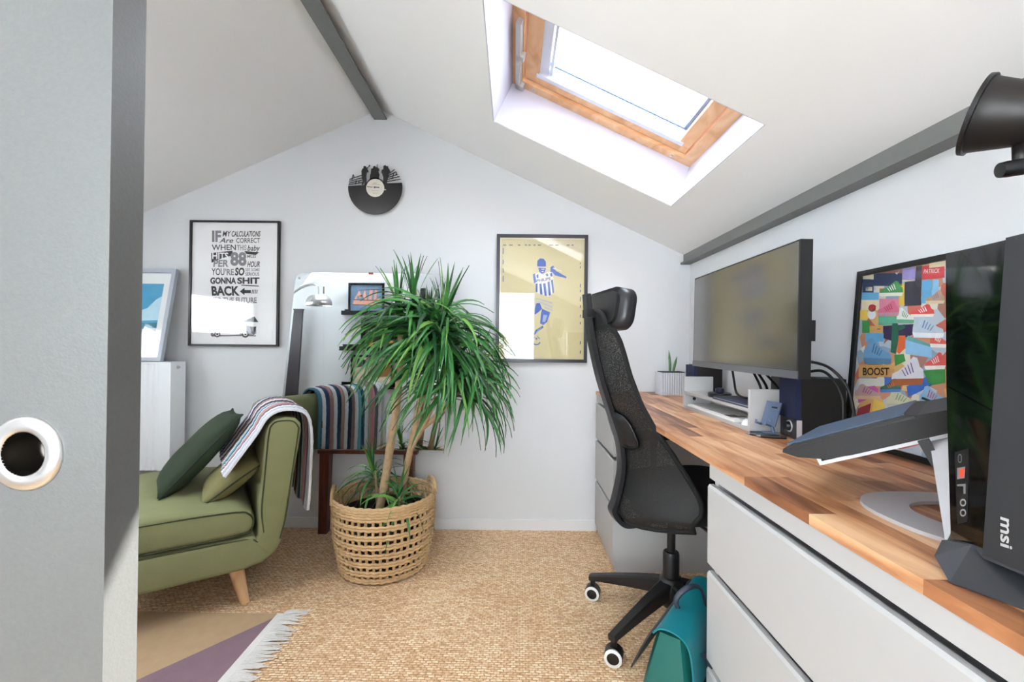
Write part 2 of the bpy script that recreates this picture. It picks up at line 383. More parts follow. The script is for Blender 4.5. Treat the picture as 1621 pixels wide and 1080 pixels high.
# ---------------------------------------------------------------- sliding door on the left
dr = thing('door_1', None, None, (-.75, .415, 0), kind='structure')
hx, hz = -.435, .974
def door_panel():
    bm = B(); x0_, x1_, ya, yb, z0_, z1_ = -1.2, -.3635, .396, .432, .012, 2.05; q = .03
    for a_, b_, c_, d_ in ((x0_, hx-q, z0_, z1_), (hx+q, x1_, z0_, z1_), (hx-q, hx+q, z0_, hz-q), (hx-q, hx+q, hz+q, z1_)): add_box(bm, a_, b_, ya, yb, c_, d_)
    n = 48; sq = []
    for k in range(n):
        a = 2*PI*k/n; c, s_ = math.cos(a), math.sin(a); m = max(abs(c), abs(s_)); sq.append((hx+q*c/m, hz+q*s_/m))
    ci = [(hx+.0195*math.cos(2*PI*k/n), hz+.0195*math.sin(2*PI*k/n)) for k in range(n)]
    V = [[bm.verts.new((x, y, z)) for x, z in L_] for L_, y in ((sq, ya), (ci, ya), (ci, yb-.004))]
    for A, C in zip(V, V[1:]):
        for j in range(n): bm.faces.new((A[j], A[(j+1) % n], C[(j+1) % n], C[j]))
    add_box(bm, hx-q, hx+q, yb-.004, yb, hz-q, hz+q)
    return bm
obj('door_panel', door_panel(), M_door, dr)
pull = obj('flush_pull', lathe([(.0195, .0), (.0196, .003), (.0215, .004), (.031, .0034), (.0333, .0016), (.0335, -.0005)], axis_m((hx, .396, hz), (0, -1, 0)), 48, cap=False), M_chrome, dr, smooth=True)
M_cup = mat('dark_cup', '#4a4540', .3, .9)
obj('pull_cup', lathe([(.0196, .003), (.0192, -.004), (.0192, -.026), (.017, -.029), (.0, -.0295)], axis_m((hx, .396, hz), (0, -1, 0)), 40, cap=False), M_cup, pull, smooth=True)

# ================================================================= FURNITURE: desk side
WT = .806
# --- worktop of acacia staves, each a part
wt = thing('worktop', 'reddish acacia butcher-block worktop running along the right wall', 'worktop', (.753, 1.2, .788))
NROW, y_start, y_end = 12, .02, 2.566
x0, x1 = .483, 1.0235; rw = (x1-x0)/NROW
stave_mesh = {}
def stave(L):
    if L in stave_mesh: return stave_mesh[L]
    o = obj('stave', box(0, rw-.0003, 0, L-.0004, 0, .018), M_acacia, wt, world=False, bevel=.0006); stave_mesh[L] = o.data
    COL.objects.unlink(o); bpy.data.objects.remove(o); return stave_mesh[L]
for r in range(NROW):
    y = y_start
    first = True
    while y < y_end-.01:
        L = random.choice((.2, .26, .32, .4, .48))
        if first: L = random.choice((.1, .2, .3)); first = False
        L = round(min(L, y_end-y), 3)
        if y_end-(y+L) < .08: L = round(y_end-y, 3)
        s = bpy.data.objects.new('stave', stave(L)); COL.objects.link(s); s.parent = wt
        s.location = (x0+r*rw-.753, y-1.2, 0); y += L

# --- drawer units
def drawer_unit(label, ya, yb):
    t = thing('drawer_unit', label, 'drawers', (.76, (ya+yb)/2, 0), group='white drawer units under the worktop')
    xf = .483; xb = .99; th = .018
    bm = B()
    add_box(bm, xf+.018, xb, ya, ya+th, 0, .787); add_box(bm, xf+.018, xb, yb-th, yb, 0, .787)
    add_box(bm, xf+.018, xb, ya+th, yb-th, .75, .787); add_box(bm, xf+.03, xb, ya+th, yb-th, 0, .04); add_box(bm, xb-.01, xb, ya+th, yb-th, .04, .75)
    obj('carcass', bm, M_white, t)
    obj('top_rail', box(xf+.004, xf+.018, ya, yb, .752, .787), M_white, t, bevel=.001)
    for z0, z1 in ((.545, .737), (.31, .525), (.05, .29)):
        # front with a bevelled finger grip along its top
        sec = [(xf, z0), (xf+.018, z0), (xf+.018, z1-.022), (xf+.014, z1), (xf+.004, z1), (xf, z1-.006)]
        d = obj('drawer', prism([(x, ya, z) for x, z in sec], (0, yb-ya, 0)), M_white, t)
        obj('drawer_box', box(xf+.02, xb-.03, ya+.03, yb-.03, z0+.02, z1-.05), M_white, d)
    obj('plinth', box(xf+.012, xf+.03, ya+th, yb-th, 0, .045), M_white, t)
    return t
drawer_unit('wide white drawer unit in the right foreground, beside the teal bag', .28, 1.09)
drawer_unit('white drawer unit against the far wall, behind the office chair', 2.1, 2.555)

# --- ribbed planter with two succulent leaves
pl_ = thing('ribbed_planter', 'pale grey ribbed concrete planter in the far corner of the worktop', 'planter', (.872, 2.44, WT))
M_conc = mat('pale_concrete', '#b9bbc0', .8, var=.08, scale=60)
hw, hd, n = .069, .05, 22
loop = []
per = [(-hw, -hd), (hw, -hd), (hw, hd), (-hw, hd)]
for i in range(4):
    (ax, ay), (bx, by) = per[i], per[(i+1) % 4]; k = n if i % 2 == 0 else 16
    nx, ny = (by-ay), -(bx-ax); ln = math.hypot(nx, ny)
    for j in range(k):
        t = j/k; off = .003 if j % 2 else -.001
        loop.append((ax+(bx-ax)*t+nx/ln*off, ay+(by-ay)*t+ny/ln*off))
obj('pot', prism([(.872+x, 2.44+y, WT) for x, y in loop], (0, 0, .122)), M_conc, pl_)
obj('soil', box(.872-hw+.008, .872+hw-.008, 2.44-hd+.008, 2.44+hd-.008, WT+.12, WT+.126), mat('dark_soil', '#2a211c', .95), pl_)
M_succ = mat('succulent_green', '#54794f', .5, var=.25, scale=90)
for bx, tx, h, dx in ((.868, .86, .125, 0), (.885, .906, .092, .01)):
    bm = B(); P = spline([(bx, 2.44, WT+.12), (bx+(tx-bx)*.3, 2.437, WT+.12+h*.4), (bx+(tx-bx)*.7, 2.438, WT+.12+h*.75), (tx, 2.44, WT+.12+h)], 4)
    k = len(P); add_tube(bm, P, [.011*(1-.15*abs(i/k-.35))*(1 if i < k*.6 else max(.08, (k-1-i)/(k*.4))) for i in range(k)], 8, flat=.5)
    obj('leaf', bm, M_succ, pl_, smooth=True)

# --- desk organizer: two sides, base, shelf, open top
og = thing('desk_organizer', 'white open desk organizer standing under the big monitor', 'organizer', (.83, 1.665, WT))
ox0, ox1, oy0, oy1 = .747, .872, 1.39, 1.938
for y in (oy0, oy1-.014): obj('side_panel', box(ox0, ox1, y, y+.014, WT+.0005, WT+.135), M_white, og, bevel=.001)
obj('base_board', box(ox0, ox1, oy0+.0142, oy1-.0142, WT+.0005, WT+.012), M_white, og, bevel=.001)
obj('shelf', box(ox0, ox1, oy0+.0142, oy1-.0142, WT+.062, WT+.073), M_white, og, bevel=.001)
obj('back_panel', box(ox1-.01, ox1, oy0+.0142, oy1-.0142, WT+.0125, WT+.0615), M_white, og)
obj('cable_hole', lathe([(.007, 0), (.007, .0015)], axis_m((.79, oy1-.0142, WT+.04), (0, -1, 0)), 16), M_black, og)

# --- keyboard and mouse in the organizer
kb = thing('keyboard', 'slim white keyboard tucked under the organizer shelf', 'keyboard', (.81, 1.69, WT+.0125))
obj('body', box(.752, .86, 1.50, 1.90, WT+.0125, WT+.0205), mat('white_plastic', '#e8e8e6', .5), kb, bevel=.003)
bm = B()
for i in range(5):
    for j in range(15):
        yy = 1.513+j*.0251; xx = .757+i*.0205
        add_box(bm, xx, xx+.0175, yy, yy+.022, WT+.0205, WT+.0235)
obj('keys', bm, mat('key_white', '#dcdcda', .5), kb)
dk = B(); [add_box(dk, .757+i*.0205, .775+i*.0205, yy, yy+.022, WT+.0236, WT+.0242) for i, yy in ((0, 1.5381), (0, 1.5632), (1, 1.5381), (1, 1.5632), (2, 1.5381))]
obj('dark_key', dk, mat('key_dark', '#3c3c40', .5), kb)
ms = thing('mouse', 'small white mouse beside the keyboard under the shelf', 'mouse', (.785, 1.45, WT+.0125))
bm = B(); bmesh.ops.create_uvsphere(bm, u_segments=20, v_segments=12, radius=1, matrix=Matrix.Translation((.788, 1.45, WT+.0125)) @ Matrix.Diagonal((.036, .026, .026, 1)))
bmesh.ops.bisect_plane(bm, geom=bm.verts[:]+bm.edges[:]+bm.faces[:], plane_co=(0, 0, WT+.0128), plane_no=(0, 0, 1), clear_inner=True)
obj('shell', bm, mat('mouse_white', '#eceff2', .3), ms, smooth=True)
obj('wheel', lathe([(.005, -.003), (.006, 0), (.005, .003)], axis_m((.772, 1.45, WT+.033), (0, 1, 0)), 12), mat('grey_rubber', '#8b8d92', .7), ms)

# --- things on the organizer shelf
SZ = WT+.0735
nb = thing('navy_folder', 'dark navy folder lying flat on the organizer shelf', 'folder', (.80, 1.52, SZ))
M_navy = mat('navy_cover', '#2b3148', .6, var=.1)
obj('back_cover', box(.75, .86, 1.41, 1.66, SZ, SZ+.003), M_navy, nb, bevel=.001)
obj('pages', box(.752, .858, 1.413, 1.657, SZ+.003, SZ+.0075), mat('page_edge', '#8a8f9c', .8), nb)
obj('front_cover', box(.75, .86, 1.41, 1.66, SZ+.0075, SZ+.0105), M_navy, nb, bevel=.001)
pk = thing('round_dock', 'black round puck-shaped dock on the organizer shelf', 'dock', (.80, 1.71, SZ))
obj('lower_ring', lathe([(.04, 0), (.042, .004), (.042, .014), (.038, .017)], Matrix.Translation((.80, 1.71, SZ)), 32), M_black, pk, smooth=True, auto=.6)
obj('upper_cap', lathe([(.0, .016), (.014, .017), (.016, .02), (.016, .031), (.012, .034), (0, .0345)], Matrix.Translation((.80, 1.71, SZ)), 24, cap=False), mat('navy_plastic', '#1d2236', .4), pk, smooth=True, auto=.6)

# --- monitor
mo = thing('monitor', 'large thin-bezel black monitor with dark screen above the organizer', 'monitor', (.83, 1.53, SZ))
fa, na = at(1099, 438, Y=1.84), at(1269, 382, Y=1.22)
md = Vector((-.015, -.713, 0)).normalized(); mu = Vector((.012, 0, 1)).normalized(); mn = md.cross(mu).normalized()
if mn.x > 0: mn = -mn                                           # towards the user (-X)
morg = Vector((.755, 1.853, .992)); MW, MH = .705, .365
def mon(u, v, d=0): return morg + md*u + mu*v + mn*d
def mbox(bm, u0, u1, v0, v1, d0, d1): return add_hexa(bm, [mon(u0, v0, d0), mon(u1, v0, d0), mon(u1, v1, d0), mon(u0, v1, d0), mon(u0, v0, d1), mon(u1, v0, d1), mon(u1, v1, d1), mon(u0, v1, d1)])
obj('housing', mbox(B(), 0, MW, 0, MH, -.032, 0), M_blackm, mo, bevel=.002)
obj('back_bulge', mbox(B(), .14, MW-.14, .05, MH-.08, -.06, -.032), M_blackm, mo, bevel=.012)
obj('screen', mbox(B(), .005, MW-.005, .022, MH-.005, 0, .0008), mat('lcd_panel', '#1b1b1d', .15, var=.02, ior=3.2), mo)
obj('chin', mbox(B(), .0, MW, .0, .021, 0, .0025), mat('grey_chin', '#6b6d72', .35, .5), mo, bevel=.0006)
obj('port_box', mbox(B(), MW-.05, MW-.012, .1, .155, -.05, -.032), M_blackm, mo, bevel=.003)
nc = mon(MW/2, 0, -.06)
obj('stand_neck', box(.892, .915, nc.y-.03, nc.y+.03, WT+.012, 1.2), M_black, mo, bevel=.004)
obj('stand_arm', box(nc.x-.005, .892, nc.y-.035, nc.y+.035, 1.11, 1.18), M_black, mo, bevel=.006)
obj('stand_base', box(.882, 1.0, nc.y-.11, nc.y+.11, WT+.0005, WT+.012), M_black, mo, bevel=.004)

# --- two desk speakers
def speaker(label, x, y, rz):
    t = thing('desk_speaker', label, 'speaker', (x, y, WT+.001), rz, group='pair of black desk speakers')
    # local: front faces -X, body x 0..0.17, y -.05..+.05
    def lb(nm, b, m, **k): return obj(nm, b, m, t, world=False, **k)
    lb('cabinet', box(.012, .13, -.05, .05, 0, .178), mat('speaker_black', '#060607', .55), bevel=.002)
    lb('grille', box(-.004, .012, -.049, .049, .058, .176), mat('speaker_grille', '#101a3a', .8, bump=.3, bscale=900), bevel=.003)
    lb('control_panel', box(.0, .012, -.049, .049, 0, .057), mat('gunmetal', '#4b4a4e', .35, .6), bevel=.002)
    kn = lb('volume_knob', lathe([(.0, -.001), (.014, 0), (.013, .012), (.011, .014), (0, .014)], axis_m((0, -.008, .034), (-1, 0, 0)), 28, cap=False), M_black, smooth=True, auto=.7)
    lb('knob_ring', lathe([(.014, 0), (.0175, .0005), (.0175, .003), (.0145, .003)], axis_m((0, -.008, .034), (-1, 0, 0)), 28, cap=False), M_alu).parent = kn
    lb('jack', lathe([(.003, 0), (.003, .001)], axis_m((0, -.015, .011), (-1, 0, 0)), 12), M_black)
    lb('edge_strip', box(-.001, .013, -.0508, -.049, 0, .057), M_alu)
    return t
speaker('black speaker with navy grille and knob, right of the organizer', .826, 1.325, -.12)
speaker('black speaker half hidden behind the organizer, near the planter', .86, 2.14, 0)

# --- phone stand beside the organizer
ps = thing('phone_stand', 'blue-grey metal phone stand between organizer and speaker', 'stand', (.81, 1.375, WT+.0005))
M_bg = mat('blue_grey_metal', '#64748e', .4, .4)
def psb(bm, p, du, dv, dn, u0, u1, v0, v1, n0, n1):
    q = lambda u, v, nn: Vector(p)+du*u+dv*v+dn*nn
    return add_hexa(bm, [q(u0, v0, n0), q(u1, v0, n0), q(u1, v1, n0), q(u0, v1, n0), q(u0, v0, n1), q(u1, v0, n1), q(u1, v1, n1), q(u0, v1, n1)])
du = Vector((.25, -1, 0)).normalized(); dv = Vector((.33, .08, 1)).normalized(); dn = du.cross(dv).normalized()
if dn.x > 0: dn = -dn
pp = (.772, 1.378, WT+.03)
obj('plate', psb(B(), pp, du, dv, dn, -.0, .055, 0, .075, -.003, 0), M_bg, ps, bevel=.001)
for u in (.004, .04): obj('hook', tube([Vector(pp)+du*u, Vector(pp)+du*u+dn*.022, Vector(pp)+du*u+dn*.022+dv*.008], .0035, 8), M_bg, ps)
obj('slot', psb(B(), pp, du, dv, dn, .025, .045, .055, .06, 0, .0006), M_blackm, ps)
obj('foot', box(.765, .805, 1.33, 1.37, WT+.0065, WT+.0095), M_bg, ps, bevel=.001)
obj('stem', tube([(.795, 1.348, WT+.009), (.786, 1.35, WT+.05)], .005, 10), M_bg, ps)

# --- little things lying in front of the speaker
sb = thing('small_notepad', 'small black notepad lying in front of the speaker', 'notepad', (.78, 1.33, WT))
obj('pages', box(.745, .80, 1.345, 1.385, WT+.0005, WT+.004), mat('page_dark', '#3a4256', .7), sb)
obj('cover', box(.743, .802, 1.343, 1.387, WT+.004, WT+.006), M_navy, sb, bevel=.001)
for lab, p0, p1 in (('black stylus with a silver tip beside the notepad, farther one', (.712, 1.352), (.79, 1.31)), ('black stylus with a silver tip nearest the worktop edge', (.725, 1.318), (.80, 1.292))):
    t = thing('stylus', lab, 'pen', (*p0, WT), group='pens before the speaker')
    a_, b_ = Vector((*p0, WT+.005)), Vector((*p1, WT+.005)); d_ = (b_-a_).normalized()
    obj('barrel', tube([a_+d_*.012, b_], .0042, 10), M_black, t); obj('tip', tube([a_, a_+d_*.012], [.0012, .0035], 10), mat('grey_tip', '#77777c', .5), t)

# --- cables behind the monitor
for lab, P in (('black cable arching from the monitor edge down behind the speaker', [mon(MW-.06, .05, -.04), (.89, 1.25, 1.02), (.925, 1.225, .965), (.935, 1.21, .88), (.935, 1.215, WT+.006)]),
               ('black cable looping low behind the monitor stand to the right', [mon(MW-.25, .02, -.05), (.87, 1.34, 1.0), (.90, 1.28, 1.005), (.915, 1.235, .95), (.915, 1.225, .88), (.915, 1.23, WT+.006)]),
               ('black cable hanging in a loop above the organizer shelf', [mon(.24, .03, -.045), (.815, 1.63, .95), (.805, 1.585, .905), (.81, 1.51, .9), (.845, 1.47, .93), mon(.41, .01, -.045)]),
               ('short black cable crossing below the monitor beside the stand', [mon(.42, .02, -.05), (.872, 1.44, .93), (.879, 1.43, .87), (.879, 1.425, WT+.006)]),
               ('thin black cable dropping straight below the monitor centre', [mon(.36, .03, -.045), (.835, 1.5, .95), (.845, 1.49, .9), (.85, 1.485, SZ+.0165)])):
    tag(obj('cable', tube(spline(P, 8), .0042, 8), M_black, None, smooth=True), lab, 'cable', 'black cables around the monitor')

# --- laptop stand with ring base, laptop in a dark sleeve on it
ls = thing('laptop_stand', 'silver aluminium laptop stand with open ring base', 'stand', (.72, .68, WT))
outer = [(.5, 0)]
def ring_loop(cx, cy, rx, ry, p, n=48):
    o = []
    for k in range(n):
        a = 2*PI*k/n; c, s = math.cos(a), math.sin(a)
        o.append((cx+rx*math.copysign(abs(c)**p, c), cy+ry*math.copysign(abs(s)**p, s)))
    return o
RO = ring_loop(.722, .692, .135, .125, .8); RI = ring_loop(.735, .695, .085, .072, .85)
def ring_solid(RO, RI, z0, z1):
    bm = B(); n = len(RO)
    V = [[bm.verts.new((x, y, z)) for x, y in L] for L, z in ((RO, z0), (RO, z1), (RI, z1), (RI, z0))]
    for a in range(4):
        A, C = V[a], V[(a+1) % 4]
        for k in range(n): bm.faces.new((A[k], A[(k+1) % n], C[(k+1) % n], C[k]))
    return bm
obj('ring_base', ring_solid(RO, RI, WT+.0005, WT+.0065), M_alu, ls)
def slab(P, Q, d): return add_hexa(B(), [P[0], P[1], P[1]+d, P[0]+d, Q[0], Q[1], Q[1]+d, Q[0]+d])
e1 = Vector((.70, -.714, 0)); e2 = Vector((.714, .70, 0))          # back of the stand, along its front edge
tip = at(1237, 713, Y=.82); tilt = math.radians(25)
eb = e1*math.cos(tilt)+Vector((0, 0, math.sin(tilt))); en = e2.cross(eb); en = en if en.z > 0 else -en
def tr_pt(s, v, d): return tip + eb*s + e2*v + en*d               # s up the slope, v along the front edge, d off the plane
def tbox(bm, s0, s1, v0, v1, d0, d1): return add_hexa(bm, [tr_pt(s0, v0, d0), tr_pt(s1, v0, d0), tr_pt(s1, v1, d0), tr_pt(s0, v1, d0), tr_pt(s0, v0, d1), tr_pt(s1, v0, d1), tr_pt(s1, v1, d1), tr_pt(s0, v1, d1)])
obj('tray', tbox(B(), .05, .24, .012, .26, -.041, -.035), M_alu, ls, bevel=.0015)
obj('front_lip', tbox(B(), .044, .05, .012, .26, -.041, -.029), M_alu, ls, bevel=.001)
ub = at(1497, 862, Z=WT+.0066); ut = tr_pt(.20, .01, -.042); wv_ = e2*.10
obj('upright', prism([ub, ub+Vector((.05, .0, 0)), ut+eb*.075, ut], e2*.007), M_alu, ls, bevel=.001)
obj('black_clip', tbox(B(), .188, .202, .0, .008, -.075, -.036), M_black, ls, bevel=.002)
lp = thing('laptop_sleeve', 'closed laptop in a dark padded sleeve lying on the silver stand', 'laptop', tuple(tr_pt(.11, .15, -.02)))
profl = [(.0, -.004), (.004, .002), (.03, .006), (.19, .006), (.205, .001), (.26, -.004), (.262, -.034), (.10, -.0345), (.06, -.032), (.02, -.018)]
obj('sleeve', prism([tr_pt(s_, 0, d_) for s_, d_ in profl], e2*.27), mat('dark_neoprene', '#0f0e10', .6, bump=.15, bscale=500), lp, bevel=.0025)
obj('lid_panel', tbox(B(), .012, .19, .004, .266, .0058, .0085), mat('slate_blue_fabric', '#33465f', .55, bump=.1, bscale=500), lp, bevel=.001)
obj('zip', tbox(B(), .01, .2, -.0018, .0002, -.002, .001), M_black, lp)

# --- PC tower: faceted front turned a little, glossy and grey panels
pc = thing('desktop_tower', 'black faceted desktop computer tower with msi lettering on the worktop', 'computer', (.72, .4, WT))
pn = Vector((-.992, .13, 0)); pcn = pn.dot(Vector((.553, .52, 0)))
def pf(x, y, d=0): return pln(x, y, pn, pcn+d)
M_gloss = mat('piano_black', '#050507', .06, var=.05, coat=.6); M_grey = mat('anthracite_panel', '#2b2d31', .5, var=.05, scale=200)
M_facet = mat('dark_facet', '#1f2125', .5, var=.06)
far_t, far_b = pf(1497, 403), pf(1497, 850)
back = Vector((.36, .047, 0))
zt = far_t.z; ptop = lambda y: Vector((.553+.131*(y-.52), y, zt))
yf_, yn_ = far_t.y, .26
bodyP = [ptop(yf_), ptop(yn_)]
lo = lambda y, z: Vector((.553+.131*(y-.52), y, z))
bm = B()
add_hexa(bm, [lo(yf_, .86)-pn*.012, lo(yn_, .86)-pn*.012, lo(yn_, .86)+back, lo(yf_, .86)+back, ptop(yf_)-pn*.012, ptop(yn_)-pn*.012, ptop(yn_)+back, ptop(yf_)+back])
obj('case', bm, M_blackm, pc, bevel=.002)
def facet(nm, px, m, d0, d1, extra=None):
    P = [pf(x, y, d1) for x, y in px]
    return obj(nm, prism(P, pn*(d0-d1)), m, pc)
def ey(x, y): return (x, y)
# grey fascia goes on past the frame edge towards the camera
g_t = pf(1592, 396, .010); g_m = pf(1571, 652, .010); g_b = pf(1555, 878, .010)
far_edge_top = lo(yn_, zt); far_edge_bot = lo(yn_, .855)
g_t.z = zt
obj('grey_fascia', prism([g_t, far_edge_top+pn*.010, far_edge_bot+pn*.010, g_b, g_m], pn*-.016), M_grey, pc)
facet('glossy_panel', [(1497, 403), (1592, 380), (1571, 652), (1498, 612)], M_gloss, -.010, .002)
facet('port_panel', [(1498, 612), (1571, 652), (1555, 872), (1505, 852)], M_gloss, -.010, .004)
pcol = facet('port_strip', [(1511, 716), (1532, 710), (1530, 826), (1515, 830)], M_black, .004, .0052)
def port(nm, pts, m, d=.0053): 
    o = facet(nm, pts, m, d, d+.0006); o.parent = pcol; return o
port('usb_c_port', round_rect(1, 1, .3) and [(1519+5*x, 726+9*y) for x, y in round_rect(1, 1.5, .45)], mat('port_rim', '#9a9a9a', .4, .6))
port('usb_c_slot', [(1519+3*x, 726+7*y) for x, y in round_rect(1, 1.5, .45)], M_black, .006)
port('usb_port', [(1515, 741), (1527, 739), (1526, 757), (1515, 759)], mat('port_rim', '#9a9a9a', .4, .6))
port('usb_tongue', [(1519, 743), (1526, 742), (1525, 755), (1519, 756)], mat('usb_red', '#e0492c', .5), .006)
port('usb_port', [(1515, 767), (1528, 766), (1528, 782), (1525, 782), (1525, 770), (1515, 770)], mat('port_rim', '#9a9a9a', .4, .6))
for cy in (796, 812):
    port('audio_jack', ell(1524, cy, 4.5, 6, 16), mat('jack_rim', '#cfcfcf', .3, .7)); port('audio_hole', ell(1524, cy, 2.6, 3.6, 12), M_black, .006)
text('msi_lettering', 'msi', (0, 0, 1, 1), lambda u, v: pf(1603-(v)*19, 818+u*52, .0103), pn*.0004, mat('silver_print', '#d6d6d8', .35, .3), pc, bold=.02, shear=.25)
# faceted foot, a solid below the panels
fA, fB, fC, fD = at(1479, 880, Y=.548), at(1491, 855, Y=.552), pf(1539, 862, .004), pf(1556, 884, .012)
fE = lo(yn_, .862)+pn*.012
gA = at(1503, 922, Z=WT+.001); gB = at(1621, 966, Z=WT+.001); gdir = (gB-gA).normalized(); gE = gA+gdir*.26
bm = B()
v = {k: bm.verts.new(p) for k, p in dict(A=fA, B=fB, C=fC, D=fD, E=fE, G=gA, H=gE).items()}
bk = Vector((.33, .04, 0))
v.update({k: bm.verts.new(p) for k, p in dict(a=Vector((fA.x+.30, fA.y+.01, WT+.001)), b=fB+bk, e=fE+bk, h=Vector((gE.x+.3, gE.y, WT+.001)), g=Vector((fA.x+.01, fA.y+.003, WT+.001))).items()})
for f in (('A', 'B', 'C', 'G'), ('C', 'D', 'E', 'H', 'G'), ('B', 'b', 'e', 'E', 'D', 'C'), ('A', 'G', 'g'), ('A', 'g', 'a', 'b', 'B'), ('E', 'e', 'h', 'H'), ('b', 'a', 'h', 'e'), ('g', 'G', 'H', 'h', 'a')):
    bm.faces.new([v[i] for i in f])
obj('faceted_foot', bm, M_facet, pc)

# --- colourful shoe poster leaning on the right wall
def collage_mat():
    m = mat('collage_print', '#cf9d7c', .6); nt = m.node_tree; N = nt.nodes; L = nt.links; b = N['Principled BSDF']
    tc = N.new('ShaderNodeTexCoord'); vo = N.new('ShaderNodeTexVoronoi'); vo.inputs['Scale'].default_value = 26; L.new(tc.outputs['Object'], vo.inputs['Vector'])
    sp_ = N.new('ShaderNodeSeparateColor'); L.new(vo.outputs['Color'], sp_.inputs[0])
    r = ramp(nt, sp_.outputs[0], [(0, '#c98f70'), (.2, '#b8c4cf'), (.36, '#d9b072'), (.5, '#a8786a'), (.64, '#dcd6c6'), (.78, '#8fa6bb'), (.9, '#c46a5c')], 'CONSTANT')
    L.new(r.outputs[0], b.inputs['Base Color']); return m
po = thing('shoe_poster', 'black framed colourful sneaker collage leaning on the wall behind the tower', 'poster', (.97, .93, WT))
qn = Vector((1, 0, -.0761)).normalized(); qc = qn.dot(Vector((1.003, 0, 1.292)))
def qp(x, y, d=0): return pln(x, y, qn, qc) - qn*d
qu = Vector((0, -1, 0)); qv = Vector((.0761, 0, 1)).normalized()
q0 = Vector((.0, 1.297, .0)); tlp = qp(1361, 431)
ztop = tlp.z; PW, PH = .70, (ztop-WT-.001)/qv.z
def qq(u, v, d=0): return tlp + qu*u - qv*v - qn*d          # u to the right (towards camera), v down
fw = .014
def qbox(bm, u0, u1, v0, v1, d0, d1): return add_hexa(bm, [qq(u0, v0, d0), qq(u1, v0, d0), qq(u1, v1, d0), qq(u0, v1, d0), qq(u0, v0, d1), qq(u1, v0, d1), qq(u1, v1, d1), qq(u0, v1, d1)])
for r_ in ((0, PW, 0, fw), (0, PW, PH-fw, PH), (0, fw, fw, PH-fw), (PW-fw, PW, fw, PH-fw)): obj('frame_bar', qbox(B(), *r_, -.008, .008), M_black, po, bevel=.001)
obj('print', qbox(B(), fw, PW-fw, fw, PH-fw, -.004, 0), collage_mat(), po)
def zp(x, y): return qp(1320+x*.27778, 380+y*.27778)          # art given in an enlargement of the photo
def art(nm, hexc, polys, lift=.0006): return flat(nm, polys, zp, -qn*lift, mat('ink_'+hexc, '#'+hexc, .6, var=.12, scale=70), po)
def rc(x0, y0, x1, y1): return [(x0, y0), (x1, y0), (x1, y1), (x0, y1)]
def shoe(x, y, w, h, flip=False):
    P = [(0, .75), (.02, .45), (.12, .35), (.2, .05), (.32, .0), (.42, .12), (.55, .3), (.8, .5), (.97, .6), (1, .78)]
    S = [(0, .75), (1, .78), (.99, .95), (.9, 1), (.05, .97)]
    f = (lambda p: (x+w*(1-p[0]) if flip else x+w*p[0], y+h*p[1])); st = []
    for k in range(4): st.append([f(p) for p in ((.38+k*.09, .22+k*.08), (.42+k*.09, .2+k*.08), (.34+k*.08, .55+k*.04), (.3+k*.08, .55+k*.04))])
    return [f(p) for p in P], [f(p) for p in S], st
art('boxes_dark', '33405e', [rc(228, 190, 390, 262), rc(165, 225, 228, 300)])
art('boxes_black', '40404a', [[(405, 240), (495, 225), (500, 372), (400, 378)]]); art('grey_box', '58545c', [[(470, 150), (505, 145), (500, 300), (462, 240)]])
art('lilac_box', '9a90c4', [rc(392, 150, 466, 228)]); art('cream_band', 'e6d8b8', [rc(160, 330, 255, 400), rc(165, 185, 228, 222), rc(392, 222, 464, 236), rc(182, 268, 220, 290), [(545, 130), (635, 120), (635, 150), (545, 160)]])
art('red_box', 'cc4b50', [[(505, 150), (632, 135), (632, 215), (500, 228)]])
art('sky_box', '69add6', [rc(160, 300, 258, 342), rc(182, 530, 285, 580), [(505, 235), (560, 228), (560, 360), (500, 362)]], .0008)
art('pink_box', 'd98aa0', [rc(260, 335, 372, 430)]); art('yellow_box', 'e3c054', [rc(372, 250, 404, 375), rc(150, 400, 195, 455), [(225, 905), (290, 930), (300, 985), (215, 1010)]])
art('green_patch', '3f9048', [rc(162, 460, 205, 530), [(345, 655), (400, 650), (410, 690), (350, 720)], [(510, 745), (635, 735), (635, 815), (545, 830)]])
art('teal_box', '62b094', [rc(255, 435, 360, 485)]); art('ochre_box', 'd8a868', [rc(205, 490, 282, 532), rc(142, 712, 345, 782), [(150, 920), (230, 900), (215, 1000), (120, 1020)]])
art('purple_dark', '3e2f57', [[(282, 490), (455, 480), (450, 540), (400, 560), (360, 585), (282, 560)]]); art('green_figure', '2f6a52', [[(335, 475), (368, 475), (372, 560), (355, 650), (325, 640)], [(345, 500), (405, 480), (410, 500), (360, 525)]], .001)
art('orange_leg', 'd9683c', [[(372, 545), (410, 545), (405, 620), (375, 650), (360, 640)], rc(262, 276, 330, 305)], .001)
art('blue_patch', '3e6cc0', [[(415, 835), (545, 770), (560, 830), (460, 880), (425, 895)], [(290, 760), (345, 735), (345, 800), (285, 835)]])
art('lightblue_box', '90c0e2', [[(410, 570), (560, 610), (560, 672), (410, 650)], [(565, 225), (600, 225), (600, 300), (560, 310)]]); art('boxlid', '6fa8a8', [[(425, 545), (565, 600), (560, 612), (412, 570)]], .0009)
art('magenta_patch', 'c05aa8', [[(135, 880), (255, 845), (255, 885), (140, 930)], [(180, 840), (235, 830), (250, 870), (200, 885)]], .0009); art('crimson_patch', 'a0323f', [[(140, 960), (215, 930), (205, 985), (125, 1015)]], .0009)
art('pale_white', 'd9dcd4', [rc(145, 790, 290, 835), [(150, 620), (180, 600), (175, 650)]], .0007)
si = 0
